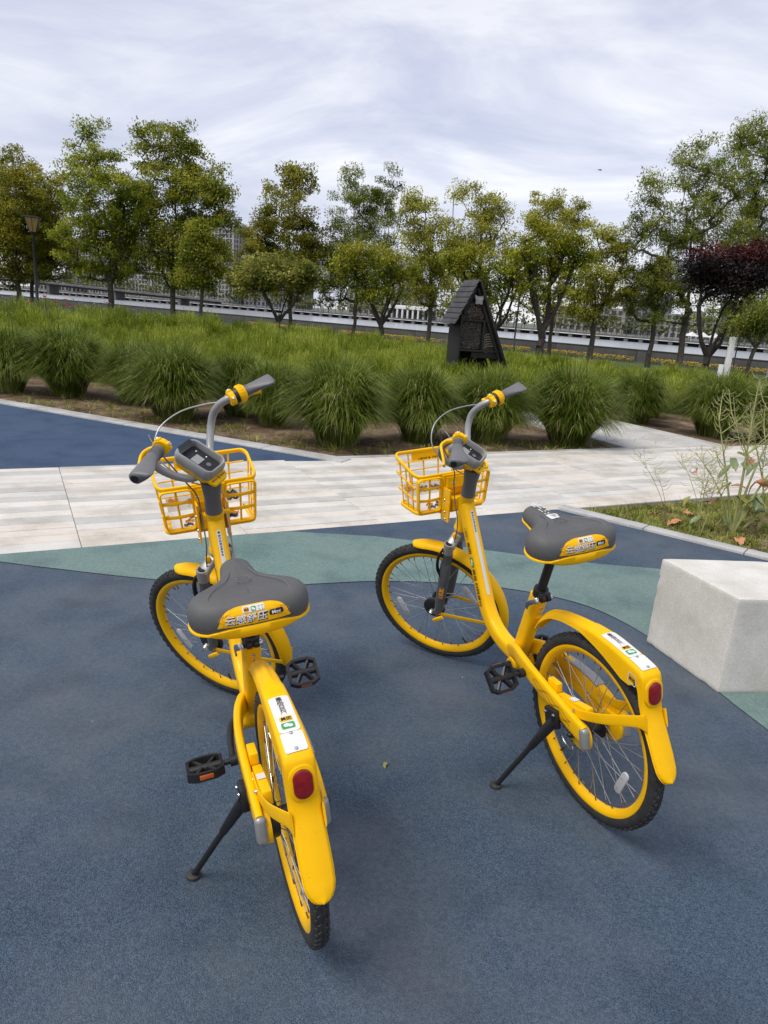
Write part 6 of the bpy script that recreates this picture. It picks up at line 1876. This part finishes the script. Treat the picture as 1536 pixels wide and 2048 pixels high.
        mb = MB(); mb.tube([c0, c0 + ax * .002, c0 + ax * .017, c0 + ax * .019], [.0215, .0240, .0240, .0215], n=20)
        mb.box(tuple(c0 + ax * .0095 + back * .021), (.016, .016, .022), rot=Matrix((tuple(back), tuple(ax), tuple(upv))).transposed().to_3x3(), bev=.004)
        mb.box(tuple(c0 + ax * .0095 + upv * .020), (.018, .016, .016), rot=Matrix((tuple(back), tuple(ax), tuple(upv))).transposed().to_3x3(), bev=.004)
        cp = mb.build('lever_clamp', M_YELP, root, SM)
        mb = MB(); bolt(mb, c0 + ax * .0095 + back * .028 + upv * .004, upv * .7 + back, .0050, .004); bolt(mb, c0 + ax * .0095 + upv * .027, upv, .0050, .004); mb.build('clamp_bolt', M_STEEL, cp)
        # brake lever under and in front of the grip
        fr = -back
        lv_ = cr([c0 + ax * .010 + fr * .014 - upv * .004, c0 + ax * .004 + fr * .044 - upv * .006, c0 + ax * .020 + fr * .062 - upv * .012, c0 + ax * .060 + fr * .056 - upv * .022, c0 + ax * .098 + fr * .048 - upv * .032, c0 + ax * .118 + fr * .046 - upv * .036], 5)
        nl_ = len(lv_)
        MB().sweep(lv_, lambda i: rrect(.017 - .004 * i / nl_, .011 - .003 * i / nl_, 3.2, 14), side=tuple(upv)).build('brake_lever', M_YELP, root, SM)
        if sg == -1:
            # bell ring: knurled yellow collar with a black band
            c1 = ga - ax * .006
            mb = MB(); mb.tube([c1 - ax * .003, c1 + ax * .001, c1 + ax * .008], [.0225, .0245, .0245], n=24); mb.build('bell_band', M_BLK, root, SM)
            c2 = ga + ax * .003
            mb = MB(); mb.tube([c2, c2 + ax * .003, c2 + ax * .020, c2 + ax * .026], [.0265, .0290, .0270, .0215], n=28)
            for k in range(18):
                a = k * math.pi / 9; r_ = back * math.cos(a) + upv * math.sin(a)
                mb.box(tuple(c2 + ax * .011 + r_ * .0277), (.003, .015, .004), rot=Matrix((tuple(r_), tuple(ax), tuple(np.cross(r_, ax)))).transposed().to_3x3())
            mb.build('bell', M_YELP, root, SM)
    # ---------------- cables
    def sp(p): return np.array(SM @ Vector(p))
    cables = [
        (cr([sp((.722, .164, 1.162)), sp((.752, .145, 1.190)), sp((.785, .115, 1.178)), sp((.806, .082, 1.100)), sp((.800, .045, .985)), np.array((.815, .046, .905)), np.array((.822, .040, .835)), np.array((.80, .040, .74)), np.array((.815, .047, .66)), sp((.93, .055, .45)), sp((1.0, .070, .30))], 7), .0024, M_NECK),
        (cr([sp((.725, -.168, 1.158)), sp((.785, -.135, 1.168)), sp((.840, -.070, 1.172)), sp((.866, .010, 1.150)), sp((.858, .060, 1.085)), sp((.805, .030, .985)), np.array((.845, -.035, .90)), np.array((.830, -.042, .80)), np.array((.800, -.044, .70)), np.array((.74, -.038, .60))], 7), .0023, M_SILV),
    ]
    for pth, r_, mt in cables: MB().tube(pth, r_, n=7).build('cable', mt, root)
    mb = MB(); mb.lathe([(.0035, -.002), (.0065, -.002), (.0065, .002), (.0035, .002)], 'z', 14, c=(.818, .0455, .900)); mb.build('cable_ring', M_STEEL, root)
    MB().box((.825, .040, .680), (.016, .016, .022), bev=.003).build('cable_stop', M_YEL, root)
    MB().box((.806, -.040, .842), (.016, .022, .012), bev=.003).build('cable_stop', M_YEL, root)
    # ---------------- basket, fixed to the head tube
    bk = empty('basket_frame', (0, 0, 0)); bpy.data.objects.remove(bk)
    rt_, rb_, ft_, fb_ = (.900, .164, .915), (.930, .152, .756), (1.115, .170, .968), (1.112, .152, .758)
    def bp(u, v, w):
        """u: -1 right .. 1 left, v: 0 bottom .. 1 top, w: 0 rear .. 1 front"""
        x = (rb_[0] + (fb_[0] - rb_[0]) * w) * (1 - v) + (rt_[0] + (ft_[0] - rt_[0]) * w) * v
        y = ((rb_[1] + (fb_[1] - rb_[1]) * w) * (1 - v) + (rt_[1] + (ft_[1] - rt_[1]) * w) * v) * u
        z = (rb_[2] + (fb_[2] - rb_[2]) * w) * (1 - v) + (rt_[2] + (ft_[2] - rt_[2]) * w) * v
        return np.array((x, y, z))
    def ring_at(v, r=.16, k=5):
        """rounded rectangle around the basket at height v"""
        pts = []
        for (u, w, a0) in ((1, 1, 0), (-1, 1, 90), (-1, 0, 180), (1, 0, 270)):
            for i in range(k + 1):
                a = R(a0 + 90 * i / k)
                # corner rounding in (u, w)
                ru, rw = r, r * 1.5
                cu_, cw_ = (u - math.copysign(ru, u)), (w - rw if w else rw)
                uu = cu_ + ru * (math.sin(a) if False else {0: math.cos(a), 90: math.cos(a), 180: math.cos(a), 270: math.cos(a)}[a0])
                ww = cw_ + rw * math.sin(a)
                pts.append(bp(uu, v, ww))
        return pts
    def ring_pts(v, r=.14, k=5):
        out = []
        for (su, sw, a0) in ((1, 1, 0), (-1, 1, 90), (-1, 0, 180), (1, 0, 270)):
            for i in range(k + 1):
                a = R(a0 + 90 * i / k)
                cu_ = su * (1 - r); cw_ = (1 - 1.5 * r) if sw else 1.5 * r
                out.append(bp(cu_ + r * math.cos(a), v, cw_ + 1.5 * r * math.sin(a)))
        return out
    mb = MB(); mb.sweep(ring_pts(1.0), rrect(.010, .016, 3, 12), closed=True, side=None)
    bas = mb.build('basket', M_YELP, root)
    mb = MB(); mb.sweep(ring_pts(0.0), rrect(.010, .014, 3, 12), closed=True); mb.build('bottom_ring', M_YELP, bas)
    def bar(name, pts, w=.006, t=.0045, side=None): return MB().sweep(pts, rrect(w, t, 3, 10), side=side).build(name, M_YELP, bas)
    for sg in (1, -1):
        for w in (.22, .48, .74): bar('bar', [bp(sg * (.995), v, w) for v in np.linspace(1, 0, 6)], .0055, .008)
        for v in (.34, .67): bar('bar', [bp(sg, v, w) for w in np.linspace(.08, .95, 8)], .005, .009)
    for u in (-.62, -.21, .21, .62): bar('bar', [bp(u, v, 1.0) for v in np.linspace(.78 if abs(u) < .5 else .98, 0, 6)], .007, .005)
    for v in (.34, .62): bar('bar', [bp(u, v, 1.0) for u in np.linspace(-.93, .93, 9)], .007, .005)
    # front upper panel with cut-outs
    for v in (.80,): bar('bar', [bp(u, v, 1.0) for u in np.linspace(-.95, .95, 9)], .014, .005)
    MB().loft([[bp(u, v, 1.0) + np.array((dx, 0, 0)) for u, dx in ((-.52, 0), (.52, 0), (.52, .004), (-.52, .004))] for v in (.80, .90, .995)]).build('front_panel', M_YELP, bas, smooth=False)
    t2, tf = text2d('● 美团单车  ● 请勿载人', .0115, offset=.01)
    decal('lettering', t2, tf, lambda u, v: bp(u / .168, .835 + v / .2, 1.0) + np.array((-.0012 - .003, 0, 0)), M_INK, bas)
    # rear: framed windows left and right of the middle box
    for sg in (1, -1):
        for u in (.34, .66): pass
        fr = []
        for k in range(4):
            pass
        def rp(u, v, o=0): return bp(sg * u, v, 0) + np.array((-o, 0, 0))
        # window frame with rounded corners
        cu_, cv_, hu, hv = .655, .50, .315, .46
        q = [(cu_ + a, cv_ + b) for a, b in rpoly(2 * hu, 2 * hv, .10, 5)]
        MB().sweep([rp(a, b) for a, b in q], rrect(.008, .024, 3, 12), closed=True).build('window_frame', M_YELP, bas)
        bar('bar', [rp(.655, v) for v in np.linspace(.97, .03, 6)], .007, .007)
        for v in (.36, .68):
            bar('bar', [rp(u, v, .010 * math.sin(math.pi * (u - .34) / .63)) for u in np.linspace(.34, .97, 7)], .006, .012)
    # middle box and plates that hold the head tube
    MB().loft([[bp(u, v, 0) + np.array((dx, 0, 0)) for u, dx in ((-.36, -.004), (-.30, -.014), (.30, -.014), (.36, -.004), (.36, .010), (-.36, .010))] for v in (-.06, .2, .5, .75, .93, 1.0)]).build('rear_panel', M_YELP, bas, angle=40)
    MB().loft([[(.905 + (.835 - .905) * k_ * 0 - dx, y, z) for y, dx in ((-.044, 0.0), (-.040, .022), (.040, .022), (.044, 0.0))] for k_, z in ((0, .862), (1, .905))]).build('lock_cowl', M_YELP, bas, angle=40)
    for sg in (1, -1):
        pl = MB().loft([[(.925, sg * .046, z), (.925, sg * .052, z), (.835 + (.86 - z) * .2, sg * .052, z), (.835 + (.86 - z) * .2, sg * .046, z)] for z in (.865, .80, .725)]).build('side_plate', M_YEL, bas, smooth=False)
        mb = MB()
        for z in (.815, .765, .735): bolt(mb, (.885, sg * .052, z), (0, sg, 0), .0048, .005)
        mb.build('plate_bolt', M_STEEL, pl)
    MB().box((.878, 0, .800), (.05, .070, .05), bev=.004).build('mount_block', M_YEL, bas)
    # floor with printed panel
    flo = MB().loft([[bp(u, 0.0, w) + np.array((0, 0, .004)) for u in (-.93, .93)] + [bp(u, 0.0, w) + np.array((0, 0, -.002)) for u in (.93, -.93)] for w in (.06, .94)]).build('basket_floor', M_YELP, bas, smooth=False)
    pnl = MB().loft([[bp(u, .03, .06) + np.array((0, 0, .0)) for u in (-.86, .86)], [bp(u, .04, .80) for u in (-.86, .86)], [bp(u, .10, .92) for u in (-.86, .86)], [bp(u, .33, .965) for u in (-.86, .86)]], caps=False, closed=False).build('printed_panel', M_STK, bas, fix=False)
    gg = random.Random(12)
    for k in range(34):
        u0 = gg.uniform(-.80, .62); v0 = gg.uniform(.10, .30); pts = []
        hor = k % 2
        for i in range(5):
            if hor: pts.append(bp(u0 + i * .05, .045, .12 + .6 * (v0 - .08) / .28 + .05 * math.sin(i * 2 + k)) + np.array((0, 0, .004)))
            else: pts.append(bp(u0 + i * .05, v0 + .035 * math.sin(i * 2.1 + k), .955) + np.array((-.004, 0, .002)))
        MB().sweep(pts, rrect(.0016, .010, 3, 6)).build('panel_print', (M_GREYP, M_GREYP, M_BLK, M_GREYP, M_OPRT)[k % 5], pnl, fix=False)
    # ---------------- print on the main tube
    tp0, tp1 = np.array((.764, 0, .802)), np.array((.632, 0, .503))
    td = unit(tp1 - tp0); tn = np.array((td[2], 0, -td[0])); tn = tn if tn[0] < 0 else -tn    # faces back and up
    def on_top(u, v, o=.0015):
        q = tp0 + td * v + tn * 0
        # nearest main-tube centre + half depth
        base = np.array((.7925, 0, .788)) + td * v * 1.0
        return base + tn * (.0340 + o - .9 * u * u / .05) + np.array((0, -u, 0))
    p2, pf = patch2d(.0135, .330, .006, 2, 20)
    stp = decal('stripe', p2, pf, lambda u, v: on_top(u, .168 - v, .0010), M_STK, main)
    cur = .012
    t2 = [(.0038 * math.cos(k * .524), .0038 * math.sin(k * .524)) for k in range(12)]
    decal('lettering', t2, [tuple(range(12))], lambda u, v: on_top(u, cur - v, .0016), M_INK, stp)
    cur = .023
    for ch in '骑行时请注意安全':
        t2, tf = text2d(ch, .0078, offset=.02); decal('lettering', t2, tf, lambda u, v, c=cur: on_top(u, c - v, .0016), M_INK, stp); cur += .0088
    def on_side(u, v, sg, o=.0012):
        """left flank: u down the tube, v towards the back"""
        base = np.array((.7925, 0, .788)) + td * u
        return base + tn * v + np.array((0, sg * (.0267 + o), 0))
    for sg in (1,):
        q = rpoly(.046, .019, .006, 4); qi = rpoly(.0435, .0165, .005, 4); k = len(q)
        mb = MB(); mb.add([on_side(a + .088, b + .004, sg) for a, b in q] + [on_side(a + .088, b + .004, sg) for a, b in qi], [(i, (i + 1) % k, k + (i + 1) % k, k + i) for i in range(k)])
        lg = mb.build('logo', M_INK, main, smooth=False, fix=False)
        for s_, c, sz, of in (('美团', .088, .0145, .0), ('美团', .143, .024, .012), ('微信', .250, .024, .012), ('扫码骑行', .327, .024, .012)):
            t2, tf = text2d(s_, sz, offset=of); decal('lettering', t2, tf, lambda u, v, c=c: on_side(u + c, v + .004, sg, .0015), M_INK, lg)
        p2, pf = patch2d(.040, .021, .005, 4, 3); decal('badge', p2, pf, lambda u, v: on_side(u + .200, v + .004, sg, .0013), M_GREEN, lg)
        for (a, b, r) in ((-.004, .0012, .0085), (.007, -.002, .0066)):
            q = [(a + r * math.cos(k * math.pi / 8), b + r * .8 * math.sin(k * math.pi / 8)) for k in range(16)]
            decal('badge', q, [tuple(range(16))], lambda u, v: on_side(u + .200, v + .004, sg, .0018), M_INKW, lg)
    # ---------------- cranks and pedals
    bb = np.array((.40, 0, .325))
    for sg in (1, -1):
        d = np.array((math.cos(crank), 0, math.sin(crank))) * (1 if sg == 1 else -1)
        e = bb + d * .160
        pth = cr([bb + np.array((0, sg * .045, 0)), bb + np.array((0, sg * .066, 0)) + d * .006, bb + d * .030 + np.array((0, sg * .080, 0)), bb + d * .09 + np.array((0, sg * .090, 0)), e + np.array((0, sg * .094, 0))], 5)
        n3 = len(pth)
        ck = MB().sweep(pth, lambda i: rrect(.034 - .012 * i / n3, .022 - .006 * i / n3, 3, 14), side=(-d[2], 0, d[0])).build('crank', M_BLK, root)
        mb = MB(); mb.tube([e + np.array((0, sg * .084, 0)), e + np.array((0, sg * .103, 0))], .015, n=16); mb.tube([e + np.array((0, sg * .10, 0)), e + np.array((0, sg * .122, 0))], .008, n=10); mb.build('spindle', M_BLK, ck)
        # platform pedal: octagonal cage, axle bar and braces
        pc = e + np.array((0, .170 if sg == 1 else -.186, 0))
        tilt = Matrix.Rotation(R((8 if drop > .05 else -46) if sg == 1 else -34), 3, 'Y')
        oc = [(.047, .026), (.047, -.026), (.034, -.049), (-.034, -.049), (-.047, -.026), (-.047, .026), (-.034, .049), (.034, .049)]
        W_ = lambda x, y, z=0: pc + np.array(tilt @ Vector((x, y, z)))
        mb = MB(); k8 = 8
        for sc_, zz_ in ((1, 1),):
            o_t = [W_(x, y, .012) for x, y in oc]; o_b = [W_(x, y, -.012) for x, y in oc]
            i_t = [W_(x * .82, y * .84, .012) for x, y in oc]; i_b = [W_(x * .82, y * .84, -.012) for x, y in oc]
            f_ = []
            for a in range(8):
                b = (a + 1) % 8
                f_ += [(a, b, 8 + b, 8 + a), (16 + a, 24 + a, 24 + b, 16 + b), (a, 16 + a, 16 + b, b) if False else (a, 8 + a, 8 + b, b)]
            f_ = []
            for a in range(8):
                b = (a + 1) % 8
                f_ += [(a, b, 8 + b, 8 + a), (16 + a, 16 + b, 24 + b, 24 + a), (a, b, 16 + b, 16 + a), (8 + a, 8 + b, 24 + b, 24 + a)]
            mb.add(o_t + o_b + i_t + i_b, f_)
        pd = mb.build('pedal', M_BLK, root, angle=30)
        mb = MB(); mb.cyl(W_(0, -.047), W_(0, .047), .0115, n=12); mb.build('pedal_axle', M_BLK, pd)
        for (a, b) in (((.040, .030), (.0, .004)), ((-.040, .030), (.0, .004)), ((.040, -.030), (.0, -.004)), ((-.040, -.030), (.0, -.004))):
            MB().sweep([W_(*a), W_(*b)], rrect(.011, .019, 4, 8)).build('pedal_brace', M_BLK, pd)
        for sx in (1, -1):
            MB().box(tuple(W_(sx * .0475, 0)), (.003, .036, .013), rot=tilt, bev=.001).build('pedal_reflector', M_AMBER, pd)
        mb = MB()
        for a in range(8):
            p_, q_ = np.array(oc[a]), np.array(oc[(a + 1) % 8]); m_ = int(np.linalg.norm(q_ - p_) / .006)
            for i in range(m_):
                c = (p_ + (q_ - p_) * (i + .5) / m_) * .915
                mb.box(tuple(W_(c[0], c[1], .0130)), (.0022, .0022, .0022), rot=tilt)
        mb.build('pedal_stud', M_BLK, pd, smooth=False, fix=False)
    # ---------------- kickstand on the left chainstay
    foot_w = Vector((-0.4392, 1.5331, 0.0)) if drop > .05 else Vector((0.4436, 2.0089, 0.0))
    bpy.context.view_layer.update()
    ft = np.array(root.matrix_world.inverted() @ (foot_w + Vector((0, 0, .004))))
    piv = np.array((.062, .098, .318))
    dk = unit(ft - piv)
    ks = MB().box((.070, .094, .330), (.060, .022, .062), rot=Matrix.Rotation(R(10), 3, 'Y'), bev=.006).build('kickstand', M_BLK, root)
    mid = piv + dk * .085
    MB().sweep([piv - dk * .012, piv + dk * .02, mid, mid + dk * .040], lambda i: rrect((.042, .042, .030, .024)[i], (.030, .032, .026, .022)[i], 3, 14)).build('stand_socket', M_BLK, ks)
    MB().tube([mid, ft - dk * .006], [.0088, .0085], n=14).build('stand_leg', M_BLK, ks)
    up_l = np.array(root.matrix_world.to_3x3().inverted() @ Vector((0, 0, 1)))
    mb = MB(); mb.tube([ft - up_l * .003, ft + up_l * .005, ft + up_l * .009], [.0195, .0195, .013], n=20); mb.build('stand_foot', M_RUB, ks)
    for (x, z) in ((.050, .352), (.092, .342), (.062, .318)):
        mb = MB(); bolt(mb, (x, .106, z), (0, 1, 0), .0058, .005); mb.build('stand_bolt', M_STEEL, ks)
    # coil of the brake cable near the rear axle
    MB().tube(cr([(.10, .070, .345), (.03, .072, .300), (-.01, .074, .262), (.02, .070, .246), (.06, .068, .262)], 5), .0028, n=7).build('rear_cable', M_STEEL, root)
    return root
build_bike((-0.14325, 1.46404), R(112.04), R(7.66), R(44.53), .105, R(184), 'yellow shared bicycle on the left, nearer the camera, with its saddle lowered', False, 0.3)
build_bike((0.73082, 1.93871), R(113.40), R(7.26), R(41.33), 0.0, R(157), 'yellow shared bicycle on the right beside the concrete block, with its saddle raised', True, 0.9)

# prints lie directly on the part that carries them: thing > part > sub-part, no deeper
bpy.context.view_layer.update()
def depth(o):
    d = 1
    while o.parent is not None: o = o.parent; d += 1
    return d
for o in list(bpy.data.objects):
    while depth(o) > 3:
        mid_ = o.parent; ml = mid_.matrix_local @ o.matrix_local
        o.parent = mid_.parent; o.matrix_local = ml
bpy.context.view_layer.update()
